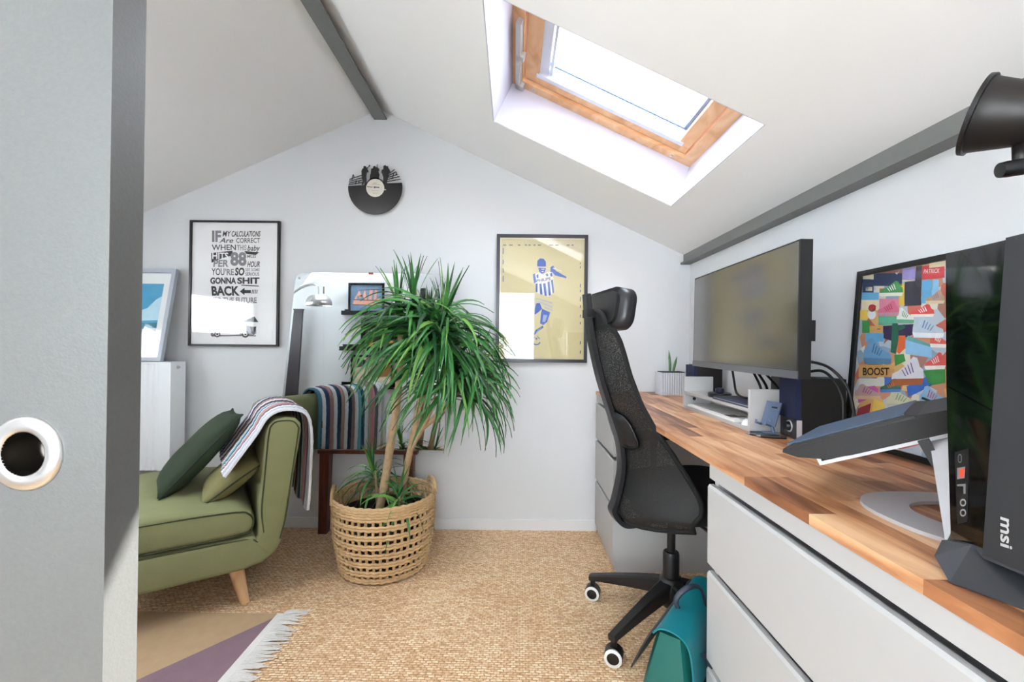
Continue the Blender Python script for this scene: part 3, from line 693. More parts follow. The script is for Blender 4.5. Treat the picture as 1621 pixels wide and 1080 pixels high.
for x, y, w, h, fl, up_, so, stp in ((262, 232, 135, 90, True, '4c9a55', 'e9e6da', 'ffffff'), (250, 345, 125, 90, True, 'd4708c', 'c89aa8', 'b03050'), (170, 560, 160, 150, False, '6f9fc6', '5c86a8', '44698c'),
                                (330, 665, 185, 165, True, 'd5d4dc', 'a8623c', '7a5aa0'), (520, 640, 120, 100, True, 'dd5a55', 'efe9e2', 'f0f0f0'), (450, 430, 180, 130, False, 'b9c8d4', 'dfe6ea', '6d88b8'),
                                (550, 520, 95, 95, False, 'd8604f', 'ece7dd', 'ffffff'), (440, 365, 135, 75, True, 'd9534f', 'ece4d6', 'ffffff'), (490, 830, 150, 120, False, '86b5d6', 'c9bfe0', 'd0453f'),
                                (300, 850, 175, 110, False, 'c9c8a8', 'b7b7b0', '7c9a7a'), (525, 285, 110, 80, True, 'b49a80', 'd9c6a4', '7d6a9a'), (360, 385, 100, 90, False, 'dfe5dc', '6aa884', '3d7a5a'),
                                (265, 790, 120, 80, True, '3c6d5c', '4f7dc8', 'e06a3a'), (120, 820, 150, 90, False, 'b89a98', 'd4b48c', '9a4a8a')):
    U_, S_, T_ = shoe(x, y, w, h, fl)
    art('sneaker_upper', up_, [U_], .0011); art('sneaker_sole', so, [S_], .0012); art('sneaker_stripes', stp, T_, .0013)
art('head_print', '8a4a3c', [ell(220, 390, 21, 20)], .0012); art('head_cap', 'c03040', [ell(222, 380, 20, 12)], .0014); art('head_beard', 'dfe4ea', [ell(218, 425, 24, 28)], .0011)
art('swoosh', 'ffffff', [[(352, 190), (358, 182), (362, 190), (378, 172), (362, 198)]], .001)
art('tick_lines', '2b2b2b', [bar2(250, 508, 268, 508, 4), bar2(505, 900, 615, 945, 14)], .0016)
text('boost_lettering', 'BOOST', (168, 728, 318, 772), lambda u, v: zp(u, v), -qn*.0014, mat('ink_letter', '#1b1714', .6), po, bold=.02)
text('patrick_lettering', 'PATRICK', (514, 168, 606, 192), lambda u, v: zp(u, v-(u-514)*.06), -qn*.0012, mat('ink_white', '#ece6e2', .6), po, shear=.3)
obj('pane', qbox(B(), fw, PW-fw, fw, PH-fw, .004, .0055), glass_mat('poster_glass'), po)

# --- black cone spotlight on the right wall, upper right corner
sl = thing('wall_spotlight', 'black cone-shaped spotlight in the upper right corner', 'lamp', (1.02, .6, 1.36))
rc_ = Vector((.732, .70, 1.446)); ax = Vector((.6, -.7, -.36)).normalized()
Ms = axis_m(rc_, ax) @ Matrix.Scale(.88, 4)
M_shade = mat('satin_black_metal', '#221e1c', .45, .3, var=.05)
obj('shade', lathe([(.0635, -.003), (.066, -.002), (.0655, .002), (.063, .004), (.057, .03), (.05, .06), (.042, .09), (.036, .105), (.03, .112), (.0, .114), (.0, .110), (.028, .107), (.034, .1), (.048, .06), (.06, .005)], Ms, 48, cap=False), M_shade, sl, smooth=True, auto=.8)
obj('rim', lathe([(.0632, -.004), (.0672, -.003), (.0672, .004), (.0632, .005)], Ms, 48, cap=False), M_black, sl)
obj('bulb', lathe([(.0, .02), (.02, .026), (.028, .045), (.02, .075), (.013, .1)], Ms, 24, cap=False), mat('frosted_bulb', '#e8e6e0', .4), sl, smooth=True)
kp = at(1606, 266, Y=.66)
obj('neck', tube([rc_+ax*.045+Vector((.004, .0, -.045)), kp+Vector((.008, 0, .006))], [.009, .008], 12), M_shade, sl, smooth=True)
obj('knob', lathe([(.0, -.018), (.011, -.018), (.012, -.01), (.012, .014), (0, .015)], axis_m(kp, (1, -.25, .12)), 24, cap=False), M_black, sl, smooth=True, auto=.6)
obj('arm', tube(spline([kp+Vector((.012, -.003, .002)), (.86, .62, 1.362), (1.0, .6, 1.36)], 6), .008, 10), M_shade, sl, smooth=True)
obj('wall_plate', lathe([(.04, 0), (.04, .014), (.03, .02)], axis_m((1.023, .6, 1.36), (-1, 0, 0)), 28), M_shade, sl)

# ================================================================= office chair
CH = Vector((.611, 1.69, 0)); CA = math.radians(10)
oc = thing('office_chair', 'black high-back mesh office chair with headrest at the desk', 'chair', tuple(CH), CA)
# local: +x forward (towards the desk), +y to the chair's left, -y faces the camera
def ol(nm, b, m, p=None, **k): 
    o = obj(nm, b, m, p or oc, world=False, **k); return o
M_chair = mat('chair_plastic', '#151417', .42, var=.08); M_fab = mat('chair_fabric', '#0c0c0d', .85, var=.15, scale=200, bump=.3, bscale=700)
def mesh_mat():
    m = mat('chair_mesh', '#0e0e0f', .6, var=.15, scale=150); nt = m.node_tree; N = nt.nodes; L = nt.links
    b = N['Principled BSDF']; t = N.new('ShaderNodeBsdfTransparent'); x = N.new('ShaderNodeMixShader')
    tc = N.new('ShaderNodeTexCoord'); ck = N.new('ShaderNodeTexVoronoi'); ck.inputs['Scale'].default_value = 420
    L.new(tc.outputs['Object'], ck.inputs['Vector'])
    th = N.new('ShaderNodeMath'); th.operation = 'LESS_THAN'; th.inputs[1].default_value = .22; L.new(ck.outputs['Distance'], th.inputs[0])
    L.new(th.outputs[0], x.inputs[0]); L.new(b.outputs[0], x.inputs[1]); L.new(t.outputs[0], x.inputs[2]); L.new(x.outputs[0], N['Material Output'].inputs[0]); return m
M_mesh = mesh_mat()
# hub, column, legs with castors
ol('column', lathe([(.028, .10), (.03, .11), (.03, .285), (.027, .292), (.0155, .294), (.0155, .45)], None, 24), M_chair, smooth=True, auto=.6)
ol('hub', lathe([(.0, .085), (.03, .088), (.045, .12), (.05, .16), (.04, .195), (.028, .2)], None, 24, cap=False), M_chair, smooth=True)
for k in range(5):
    a = math.radians(144.4+72*k)-CA; d = Vector((math.cos(a), math.sin(a), 0)); s = Vector((-d.y, d.x, 0)); up = Vector((0, 0, 1))
    bm = B(); R0, R1 = .03, .335; secs = []
    for t in [i/6 for i in range(7)]:
        r = R0+(R1-R0)*t; zt_ = .188-.086*t**1.15; hw_ = .026*(1-t)+.0155*t; hh = .06*(1-t)+.022*t
        secs.append([d*r+s*sx+up*z for sx, z in ((-hw_, zt_-.006), (-hw_*.7, zt_), (hw_*.7, zt_), (hw_, zt_-.006), (hw_*.85, zt_-hh), (-hw_*.85, zt_-hh))])
    V = [[bm.verts.new(p) for p in q] for q in secs]
    for A, C in zip(V, V[1:]):
        for j in range(6): bm.faces.new((A[j], A[(j+1) % 6], C[(j+1) % 6], C[j]))
    bm.faces.new(V[0]); bm.faces.new(V[-1][::-1])
    leg = ol('leg', bm, M_chair)
    c0 = d*.323
    ol('castor_stem', tube([c0+up*.10, c0+up*.05], .011, 12), M_black, leg, smooth=True)
    roll = Matrix.Rotation(.5*k+.35, 4, 'Z')
    ca_ = (Vector((-.35, -1, 0)) if k < 2 else roll @ Vector((.3, -1, 0))).normalized()
    ca_ = (Matrix.Rotation(-CA, 3, 'Z') @ ca_)
    wc = c0+up*.031
    ol('castor_wheel', lathe([(.0, -.022), (.022, -.022), (.031, -.018), (.031, .018), (.022, .022), (.0, .022)], axis_m(wc, ca_), 28, cap=False), M_black, leg, smooth=True, auto=.6)
    for sg in (1, -1):
        ol('castor_ring', lathe([(.0205, .0225), (.0295, .0195), (.0295, .0235), (.0205, .0255)], axis_m(wc, ca_*sg), 28, cap=False), mat('castor_white', '#d8d6d2', .5), leg)
# seat and mechanism
bm = B()
pr = []
def seat_loop(z, g):
    o = []
    for k in range(36):
        a = 2*PI*k/36; c, s = math.cos(a), math.sin(a)
        o.append((.075+(.23+g)*math.copysign(abs(c)**.6, c), (.245+g)*math.copysign(abs(s)**.6, s), z+.012*(c if c > 0 else .6*c)))
    return o
V = [[bm.verts.new(p) for p in seat_loop(z, g)] for z, g in ((.475, -.03), (.482, -.008), (.50, .0), (.53, .0), (.548, -.012), (.556, -.05))]
for A, C in zip(V, V[1:]):
    for j in range(36): bm.faces.new((A[j], A[(j+1) % 36], C[(j+1) % 36], C[j]))
bm.faces.new(V[0][::-1]); bm.faces.new(V[-1])
ol('seat', bm, M_fab, smooth=True)
ol('mechanism', box(-.13, .12, -.08, .08, .435, .478), M_black, bevel=.01)
ol('lever', tube([(.02, -.08, .455), (.03, -.24, .44), (.035, -.29, .43)], [.006, .006, .009], 10), M_black, smooth=True)
# back: spine profile (x, z) and half width with height
SP = [(-.352, 1.262), (-.339, 1.136), (-.303, .973), (-.257, .832), (-.218, .714), (-.21, .608), (-.231, .503), (-.243, .457), (-.198, .405)]
def interp(tab, z):
    tab = sorted(tab)
    if z <= tab[0][0]: return tab[0][1]
    for (a, b), (c, d) in zip(tab, tab[1:]):
        if z <= c:
            t = (z-a)/(c-a); return b+(d-b)*t
    return tab[-1][1]
spz = [(z, x) for x, z in SP]
WID = [(.41, .25), (.47, .268), (.51, .278), (.567, .268), (.64, .237), (.714, .203), (.783, .176), (.875, .152), (.993, .142), (1.111, .133), (1.16, .12), (1.2, .095)]
def back_pt(z, s, off=0):
    w_ = interp(WID, z); x = interp(spz, z)+.022; y = w_*s
    top = max(0, (z-1.02)/.18); bot = max(0, (.6-z)/.16)
    return Vector((x + 2.0*y*y + off, y, z - .05*abs(s)**4*top**2 + .05*min(1, bot)*abs(s)**1.6))
bm = B(); NZ, NS = 30, 20; G = []
for i in range(NZ+1):
    z = .425+(1.2-.425)*i/NZ
    G.append([bm.verts.new(back_pt(z, -1+2*j/NS)) for j in range(NS+1)])
for i in range(NZ):
    for j in range(NS): bm.faces.new((G[i][j], G[i][j+1], G[i+1][j+1], G[i+1][j]))
bk_ = ol('mesh_back', bm, M_mesh, smooth=True)
# rim around the mesh
rimp = [back_pt(.425+(1.2-.425)*i/NZ, -1) for i in range(NZ+1)] + [back_pt(1.2, -1+2*j/8) for j in range(1, 8)] + [back_pt(.425+(1.2-.425)*i/NZ, 1) for i in range(NZ, -1, -1)] + [back_pt(.425, 1-2*j/10) for j in range(1, 10)]
ol('back_rim', tube(rimp, .0085, 8, closed=True), M_fab, smooth=True)
# spine
spl = spline([(x, 0, z) for x, z in SP]+[(-.13, 0, .408), (-.06, 0, .44)], 6)
bm = B(); fr = []
for i, p in enumerate(spl):
    a = spl[max(0, i-1)]; b = spl[min(len(spl)-1, i+1)]; T = (b-a).normalized(); nrm = Vector((-T.z, 0, T.x)); 
    if i > len(spl)*.88: pass
    wv = Vector((0, .022, 0)); fr.append([bm.verts.new(p+q) for q in (wv-nrm*.004, wv+nrm*.012, wv*.4+nrm*.02, -wv*.4+nrm*.02, -wv+nrm*.012, -wv-nrm*.004)])
for A, C in zip(fr, fr[1:]):
    for j in range(6): bm.faces.new((A[j], A[(j+1) % 6], C[(j+1) % 6], C[j]))
bm.faces.new(fr[0]); bm.faces.new(fr[-1][::-1])
ol('spine', bm, mat('spine_plastic', '#232225', .35, var=.06), smooth=True, auto=.7)
# lumbar pad on the back of the mesh
bm = B(); G = []
NA, NR_ = 36, 6
def lum_pt(r, a):
    c, s_ = math.cos(a), math.sin(a)
    return (math.copysign(abs(c)**.55, c)*r*.56, .765+math.copysign(abs(s_)**.55, s_)*r*.062)
for i in range(NR_+1):
    r = i/NR_; row = []
    for j in range(NA):
        sv, zz = lum_pt(max(r, .02), 2*PI*j/NA); row.append(bm.verts.new(back_pt(zz, sv, -.008-.016*(1-r**4))))
    G.append(row)
for A, C in zip(G, G[1:]):
    for j in range(NA): bm.faces.new((A[j], A[(j+1) % NA], C[(j+1) % NA], C[j]))
bm.faces.new(G[0])
lum = ol('lumbar_pad', bm, mat('lumbar_grey', '#18181b', .4), smooth=True)
ol('lumbar_rim', tube([back_pt(lum_pt(1, 2*PI*j/NA)[1], lum_pt(1, 2*PI*j/NA)[0], -.012) for j in range(NA)], .0055, 8, closed=True), M_black, lum, smooth=True)
# headrest
hr = Matrix.Translation((-.305, 0, 1.207)) @ Matrix.Rotation(.14, 4, 'Y')
def head_slab(w_, h_, r_, x0, x1, curve):
    bm = B(); L0 = round_rect(w_, h_, r_, 6)
    A = [bm.verts.new(hr @ Vector((x0+curve*y*y, y, z))) for y, z in L0]; C = [bm.verts.new(hr @ Vector((x1+curve*y*y, y, z))) for y, z in L0]
    n = len(A); bm.faces.new(A); bm.faces.new(C[::-1])
    for i in range(n): bm.faces.new((A[i], C[i], C[(i+1) % n], A[(i+1) % n]))
    return bm
ol('headrest_cushion', head_slab(.33, .145, .045, .0, .05, .9), mat('headrest_leather', '#212227', .38, var=.05), bevel=.012, smooth=True)
ol('headrest_shell', head_slab(.29, .115, .035, -.008, .004, .9), mat('headrest_plate', '#101116', .45), bevel=.002, smooth=True, auto=.6)
ol('headrest_bracket', box(-.352, -.30, -.028, .028, 1.175, 1.205), M_black, bevel=.004)
# armrests
for sy in (-1, 1):
    ar = ol('armrest', box(-.01, .21, sy*.295-.035, sy*.295+.035, .655, .685), M_black, bevel=.012)
    ol('armrest_post', tube([(.08, sy*.295, .66), (.08, sy*.295, .5), (.06, sy*.2, .468), (.04, sy*.08, .46)], .014, 10), M_black, ar, smooth=True)

# ================================================================= teal bag by the drawers
tb = thing('leather_bag', 'teal leather satchel with black lower side beside the drawers', 'bag', (.45, 1.2, 0))
M_teal = mat('teal_leather', '#0b6a75', .42, var=.12, scale=18, bump=.08, bscale=160); M_teald = mat('teal_gusset', '#0a5650', .55, var=.15, scale=18)
bA = Vector((.62, .785, 0)); bB = Vector((.785, -.62, 0)); bO = Vector((.372, 1.125, 0))
def bp3(a_, b_, z): return bO + bA*a_ + bB*b_ + Vector((0, 0, z))
def bag_w(z):                              # left and right offsets across the width
    t = z/.36; return -.075*(1-t)**1.0-.006*math.sin(PI*t), .075+.01*math.sin(PI*t)-.008*t
bm = B(); rows = []
for i in range(11):
    z = .002+.352*i/10; l_, r_ = bag_w(z); m_ = (l_+r_)/2; bu_ = .012*math.sin(PI*i/10)
    rows.append([bm.verts.new(bp3(*p, z)) for p in ((.015, l_), (0, l_+.01), (-bu_, m_), (0, r_-.01), (.015, r_), (.15, r_+bu_*.6), (.285, r_), (.3, r_-.012), (.3, l_+.012), (.285, l_), (.15, l_-bu_*.6))])
for A, C in zip(rows, rows[1:]):
    n = len(A)
    for j in range(n): bm.faces.new((A[j], A[(j+1) % n], C[(j+1) % n], C[j]))
bm.faces.new(rows[0][::-1]); bm.faces.new(rows[-1])
obj('body', bm, M_teald, tb, smooth=True, auto=.7)
# flap: over the top and half way down the right side, dark tongue down the left side
def strip(nm, path, a0, a1, m, th=.004, n=4):
    P = spline([(b_, 0, z) for b_, z in path], 5); bm = B(); rows = []
    for k, p in enumerate(P):
        q0 = P[max(0, k-1)]; q1 = P[min(len(P)-1, k+1)]; T = (q1-q0).normalized(); nx, nz = -T.z, T.x
        rows.append([bm.verts.new(bp3(a0+(a1-a0)*j/n, p.x+nx*d, p.z+nz*d)) for d, js in ((0, range(n+1)), (th, range(n, -1, -1))) for j in js])
    for A, C in zip(rows, rows[1:]):
        w_ = len(A)
        for j in range(w_): bm.faces.new((A[j], A[(j+1) % w_], C[(j+1) % w_], C[j]))
    bm.faces.new(rows[0][::-1]); bm.faces.new(rows[-1]); return obj(nm, bm, m, tb, smooth=True, auto=.8)
strip('flap', [(-.004, .35), (.012, .366), (.04, .37), (.066, .362), (.082, .34), (.09, .29), (.093, .235)], -.012, .31, M_teal)
strip('flap_tongue', [(-.062, .235), (-.036, .295), (-.012, .345), (.0, .356)], -.008, .30, mat('dark_flap', '#1d2226', .5))
obj('black_side', prism([bp3(-.004, .094, .225), bp3(.30, .094, .225), bp3(.30, .088, .004), bp3(-.004, .088, .004)], bB*.005), mat('black_base', '#16161a', .6), tb)
obj('carry_handle', tube(spline([bp3(.10, .02, .368), bp3(.095, .018, .40), bp3(.12, .04, .425), bp3(.16, .06, .415), bp3(.18, .07, .36)], 6), .004, 8, flat=1.8), mat('navy_strap', '#232b38', .5), tb, smooth=True)
obj('shoulder_strap', tube(spline([bp3(.055, .098, .30), bp3(.05, .112, .305), bp3(.045, .115, .25), bp3(.05, .108, .12), bp3(.06, .104, .02)], 6), .004, 8, flat=3.0), mat('navy_strap', '#232b38', .5), tb, smooth=True)
obj('rivet', lathe([(.003, 0), (.002, .0015)], axis_m(bp3(.02, .09, .30), bB), 10), M_chrome, tb)

# ================================================================= back wall pictures
# --- record clock with jazz players
rk = thing('record_clock', 'black vinyl record wall clock with three cut-out jazz musicians', 'clock', (-.798, YB, 1.964))
kc = (-.806, 1.972); ks = .156/375
def kz(x, y, d=0): return Vector((kc[0]+(x-595)*ks, YB-.016-d, kc[1]-(y-530)*ks))
M_vinyl = mat('vinyl', '#0e0e10', .22, var=.1, spec=.7)
def plate(nm, polys, m, p, d0=0, th=.002):
    bm = B()
    for P in polys: add_prism(bm, [kz(x, y, d0) for x, y in P], (0, -th, 0))
    return obj(nm, bm, m, p)
arc = [(595+378*math.cos(a), 530+378*math.sin(a)) for a in [math.radians(-11+ (194)*k/48) for k in range(49)]]
plate('record', [arc + [(460, 497), (470, 470)] + [(595+140*math.cos(a), 530+140*math.sin(a)) for a in [math.radians(205+130*k/12) for k in range(13)]] + [(735, 470)]], M_vinyl, rk)
for nm, P in (('trumpet_player', [(405, 490), (420, 440), (405, 400), (400, 300), (412, 270), (430, 262), (425, 240), (445, 228), (465, 240), (470, 255), (490, 245), (505, 215), (520, 215), (520, 235), (500, 245), (480, 270), (500, 300), (495, 325), (475, 320), (470, 370), (475, 440), (468, 500), (440, 500), (445, 440), (425, 500)]),
              ('bass_player', [(515, 425), (520, 360), (530, 330), (535, 270), (560, 260), (565, 235), (590, 228), (600, 250), (610, 245), (615, 205), (623, 205), (620, 245), (645, 270), (648, 295), (635, 305), (652, 350), (645, 400), (640, 430), (590, 410)]),
              ('saxophone_player', [(700, 480), (705, 390), (690, 340), (678, 320), (680, 285), (705, 270), (705, 225), (735, 215), (745, 230), (768, 228), (772, 250), (785, 270), (805, 305), (790, 320), (780, 340), (785, 370), (768, 400), (755, 470)])):
    plate(nm, [P], M_vinyl, rk)
staff = [bar2(a, b, c, d, 11) for a, b, c, d in ((235, 420, 402, 360), (228, 447, 410, 395), (225, 472, 412, 427), (222, 495, 412, 460), (270, 425, 285, 350), (300, 395, 285, 350), (320, 490, 330, 430), (360, 480, 370, 440),
                                             (785, 335, 860, 275), (782, 358, 885, 307), (775, 385, 905, 345), (765, 415, 932, 372), (755, 448, 948, 407), (840, 370, 850, 325), (880, 355, 890, 315), (830, 405, 842, 360))]
plate('music_staff', staff[:8], M_vinyl, rk); plate('music_staff', staff[8:], M_vinyl, rk)
M_lab = mat('paper_label', '#d9d2c4', .7, var=.08)
plate('label', [ell(595, 537, 126, 126, 40)], M_lab, rk, .002, .0006)
plate('label_print', [bar2(565, 470, 615, 470, 8), bar2(545, 490, 655, 490, 5), bar2(545, 575, 645, 575, 5), bar2(560, 610, 635, 610, 5)], mat('label_ink', '#a58f74', .7), rk, .0027, .0003)
plate('clock_hand', [bar2(480, 522, 600, 530, 9), bar2(590, 528, 655, 530, 14)], M_black, rk, .004, .0008); plate('clock_hand', [bar2(560, 532, 748, 565, 10)], M_chrome, rk, .0055, .0008)
obj('clock_spindle', lathe([(.006, 0), (.005, .007), (0, .007)], axis_m(kz(590, 530), (0, -1, 0)), 16), M_black, rk)
obj('movement', box(kc[0]-.028, kc[0]+.028, YB-.016, YB-.0005, kc[1]-.028, kc[1]+.028), M_black, rk)

def wall_frame(t, x0, x1, z0, z1, fw, m, d0=.004, d1=.022):
    for r_ in ((x0, x1, z1-fw, z1), (x0, x1, z0, z0+fw), (x0, x0+fw, z0+fw, z1-fw), (x1-fw, x1, z0+fw, z1-fw)):
        obj('frame_bar', box(r_[0], r_[1], YB-d1, YB-d0, r_[2], r_[3]), m, t, bevel=.001)
up = Vector((0, -1, 0))
PG = glass_mat('poster_glass', refl=1.0, ior=1.5)
# --- lettering poster on the left
lpz = thing('lettering_poster', 'thin black framed white poster with black hand lettering and a car', 'poster', (-1.62, YB, 1.4))
X0, X1, Z0, Z1 = -1.876, -1.357, 1.045, 1.772
wall_frame(lpz, X0, X1, Z0, Z1, .011, M_black)
obj('print', box(X0+.011, X1-.011, YB-.012, YB-.006, Z0+.011, Z1-.011), mat('white_paper', '#e9e8e8', .8, var=.01), lpz)
YP = YB-.012
def zl(x, y):                     # art in an enlargement of the photo
    p = at(220+x*.23152, 330+y*.23152, Y=YP); return Vector((p.x, YP, p.z))
K = mat('ink_black', '#0f0e10', .8, var=.05); KG = mat('ink_grey', '#7f7b82', .8, var=.1); KW = mat('ink_paper_white', '#f1f1f1', .8)
for s, r_, m_, bo, sh in (('IF', (500, 152, 562, 230), KG, .03, 0), ('MY', (572, 155, 630, 192), K, .0, .2), ('CALCULATIONS', (634, 155, 832, 194), K, .012, .25), ('Are', (550, 202, 645, 236), K, .0, .3), ('CORRECT', (665, 203, 828, 236), K, -.005, 0),
                          ('WHEN', (498, 248, 663, 286), K, .0, 0), ('THIS', (672, 250, 735, 287), KG, 0, 0), ('baby', (742, 252, 828, 302), K, .0, .25), ('88', (625, 298, 736, 394), KG, .03, 0),
                          ('MILES', (740, 318, 800, 338), K, 0, .2), ('PER', (508, 352, 612, 400), KG, .02, .1), ('HOUR', (740, 362, 826, 402), K, .01, .3), ('YOU', (497, 410, 585, 457), K, .0, 0), ("'RE", (590, 412, 650, 457), KG, .02, 0),
                          ('SO', (656, 405, 722, 460), K, .03, .1), ('SEE SOME', (728, 410, 825, 430), KG, .0, 0), ('SERIOUS', (728, 438, 822, 461), K, .0, 0), ('GONNA', (488, 472, 665, 517), K, .035, 0), ('SHIT', (672, 472, 824, 517), K, .03, 0),
                          ('BACK', (494, 531, 690, 598), K, .03, -.1), ('TO THE FUTURE', (506, 608, 806, 648), KG, .02, 0)):
    text('lettering', s, r_, zl, up*.0006, m_, lpz, bold=bo+.012, shear=sh)
flat('banner', [[(494, 305), (600, 294), (640, 290), (640, 322), (570, 340), (496, 372)], [(720, 292), (822, 300), (800, 318), (735, 312)]], zl, up*.0004, K, lpz)
text('lettering', 'HITS', (502, 302, 612, 348), zl, up*.0009, KW, lpz, bold=.02)
flat('arrow', [[(690, 568), (722, 543), (722, 558), (765, 558), (765, 580), (722, 580), (722, 594)]]+[bar2(772+11*k, 583, 776+11*k, 556, 5) for k in range(4)]+[bar2(700, 525, 820, 532, 6)], zl, up*.0006, K, lpz)
flat('car_print', [[(490, 862), (500, 830), (600, 805), (700, 795), (800, 812), (802, 855), (780, 870), (500, 878)]], zl, up*.0004, KG, lpz)
flat('car_print', [[(600, 822), (620, 802), (685, 798), (690, 820)], [(760, 812), (803, 808), (798, 838), (785, 865), (768, 850)], bar2(492, 868, 800, 872, 6), bar2(500, 835, 690, 823, 4), [(700, 775), (790, 740), (818, 778)]], zl, up*.0007, K, lpz)
flat('car_print', [[(508, 858), (512, 838), (595, 826), (690, 826), (690, 862), (580, 868)]], zl, up*.0006, KW, lpz)
for cx in (536, 728):
    flat('car_wheel', [ell(cx, 860, 25 if cx > 600 else 20, 25 if cx > 600 else 22)], zl, up*.0009, K, lpz); flat('car_hub', [arc_band(cx, 860, 8, 13, 0, 2*PI, 20)], zl, up*.0012, KW, lpz)
obj('pane', box(X0+.011, X1-.011, YB-.0175, YB-.0165, Z0+.011, Z1-.011), PG, lpz)

# --- footballer poster
fp = thing('football_poster', 'dark framed cream poster of a blue printed footballer', 'poster', (.163, YB, 1.33))
X0, X1, Z0, Z1 = -.099, .428, .97, 1.709
wall_frame(fp, X0, X1, Z0, Z1, .019, mat('pewter_frame', '#3a393e', .3, .5, var=.15, scale=8))
obj('print', box(X0+.019, X1-.019, YB-.012, YB-.006, Z0+.019, Z1-.019), mat('cream_paper', '#c9bd93', .8, var=.03), fp)
obj('paper_edge', prism([(X0+.019, YB-.0122, Z0+.019), (X0+.026, YB-.0122, Z0+.019), (X0+.026, YB-.0122, Z1-.026), (X1-.019, YB-.0122, Z1-.026), (X1-.019, YB-.0122, Z1-.019), (X0+.019, YB-.0122, Z1-.019)], (0, -.0004, 0)), mat('paper_edge', '#e6e0c4', .8), fp)
def zf(x, y):
    p = at(760+x*.23148, 350+y*.23148, Y=YP); return Vector((p.x, YP, p.z))
BL = mat('ink_blue', '#3f5fae', .8, var=.2, scale=120); BP = mat('ink_pale_blue', '#8fa0c4', .8, var=.15); CW = mat('ink_cream_white', '#dcd9cc', .8)
flat('shirt', [[(375, 365), (400, 350), (430, 368), (460, 348), (498, 345), (505, 490), (470, 518), (380, 490), (383, 425)]], zf, up*.0003, CW, fp)
flat('figure', [[(390, 300), (392, 272), (410, 256), (435, 258), (450, 280), (450, 312), (392, 312)], [(397, 318), (450, 322), (442, 352), (424, 362), (404, 348)],
                [(360, 365), (375, 358), (386, 418), (368, 426)], [(482, 315), (500, 305), (516, 340), (592, 382), (588, 392), (512, 372), (494, 350), (480, 350)]], zf, up*.0006, BL, fp)
flat('stripes', [[(380, 428), (394, 425), (392, 490), (380, 485)], [(405, 430), (420, 427), (427, 505), (410, 500)], [(430, 428), (447, 424), (456, 512), (441, 512)], [(460, 418), (475, 412), (484, 507), (470, 512)], [(485, 405), (497, 400), (506, 488), (496, 498)],
                 [(385, 370), (398, 362), (400, 388), (388, 392)], [(448, 365), (460, 358), (468, 375), (455, 378)], [(478, 360), (492, 352), (496, 378), (482, 380)]], zf, up*.0006, BL, fp)
flat('shorts', [[(372, 525), (500, 555), (495, 612), (440, 590), (400, 560), (372, 590)]], zf, up*.0004, mat('ink_sand', '#bfb79c', .8), fp)
flat('shorts_folds', [bar2(385, 530, 490, 560, 4), bar2(400, 550, 492, 590, 4), bar2(440, 590, 495, 612, 5)], zf, up*.0007, BP, fp)
flat('legs', [[(385, 562), (408, 560), (424, 600), (398, 625), (372, 642), (374, 600)], [(424, 600), (480, 626), (458, 690), (432, 712), (410, 700), (416, 640)], [(366, 785), (372, 758), (384, 742), (428, 716), (434, 728), (400, 752)],
              [(276, 800), (304, 778), (302, 760), (345, 770), (358, 786), (332, 836), (310, 836), (305, 812)]], zf, up*.0006, BL, fp)
flat('sock_highlight', [[(432, 640), (460, 645), (445, 690), (425, 690)], bar2(380, 765, 420, 728, 5), bar2(392, 760, 398, 735, 4)], zf, up*.0009, BP, fp)
flat('face_lines', [bar2(396, 316, 450, 318, 5), bar2(420, 330, 440, 330, 5), bar2(505, 330, 520, 318, 5), bar2(498, 322, 560, 345, 5), ell(428, 345, 8, 4, 10)], zf, up*.0009, CW, fp)
flat('ball', [arc_band(385, 820, 22, 30, .35, PI-.35), arc_band(385, 820, 24, 29, -2.6, -1.9, 6), arc_band(385, 820, 24, 29, -1.2, -.5, 6), ell(385, 805, 7, 7, 8), bar2(392, 785, 398, 795, 4)], zf, up*.0006, BL, fp)
text('philips_lettering', 'PHILIPS', (386, 400, 482, 420), lambda u, v: zf(u, v-(u-386)*.17), up*.0012, mat('ink_navy', '#2b3a70', .8), fp, bold=.02)
flat('shirt_band', [[(384, 398), (480, 375), (484, 402), (386, 424)]], zf, up*.0009, CW, fp)
dash = [bar2(x, 165, x+l, 165, 7) for x, l in ((157, 22), (198, 25), (258, 18), (305, 16), (330, 16), (365, 14), (395, 22), (470, 30), (515, 22), (592, 20), (625, 14))] + [bar2(157, y, 157, y+l, 6) for y, l in ((185, 40), (265, 30), (325, 28), (375, 40), (750, 32), (828, 26))] + \
       [bar2(686, y, 684, y+l, 6) for y, l in ((430, 25), (470, 18), (520, 30), (575, 20), (640, 20), (690, 16), (822, 22), (886, 22), (285, 10), (310, 14))]
flat('dashed_border', dash, zf, up*.0006, mat('ink_slate', '#565a72', .8), fp)
obj('pane', box(X0+.019, X1-.019, YB-.0185, YB-.0175, Z0+.019, Z1-.019), PG, fp)

# ================================================================= radiator and beach picture
rd = thing('radiator', 'white panel radiator on the back wall beside the door edge', 'radiator', (-2.2, YB-.08, .3))
RX1, RX0, ry0, ry1, rz0, rz1 = -1.875, -2.55, 2.42, 2.53, .35, .955
M_rad = mat('radiator_enamel', '#eef0f3', .4, var=.005)
bm = B(); pts = []; x = RX1-.075; sgn = 0
prof = [(RX1-.002, ry0+.004), (RX1-.05, ry0)]
xx = RX1-.065
while xx > RX0+.05:
    prof += [(xx, ry0), (xx-.008, ry0+.006), (xx-.022, ry0+.006), (xx-.03, ry0)]; xx -= .0335
prof += [(RX0, ry0), (RX0, ry0+.02), (RX1-.002, ry0+.02)]
obj('front_panel', prism([(x, y, rz0+.01) for x, y in prof], (0, 0, rz1-rz0-.02)), M_rad, rd)
obj('side_panel', box(RX1-.002, RX1+.002, ry0, ry1, rz0, rz1), M_rad, rd, bevel=.001)
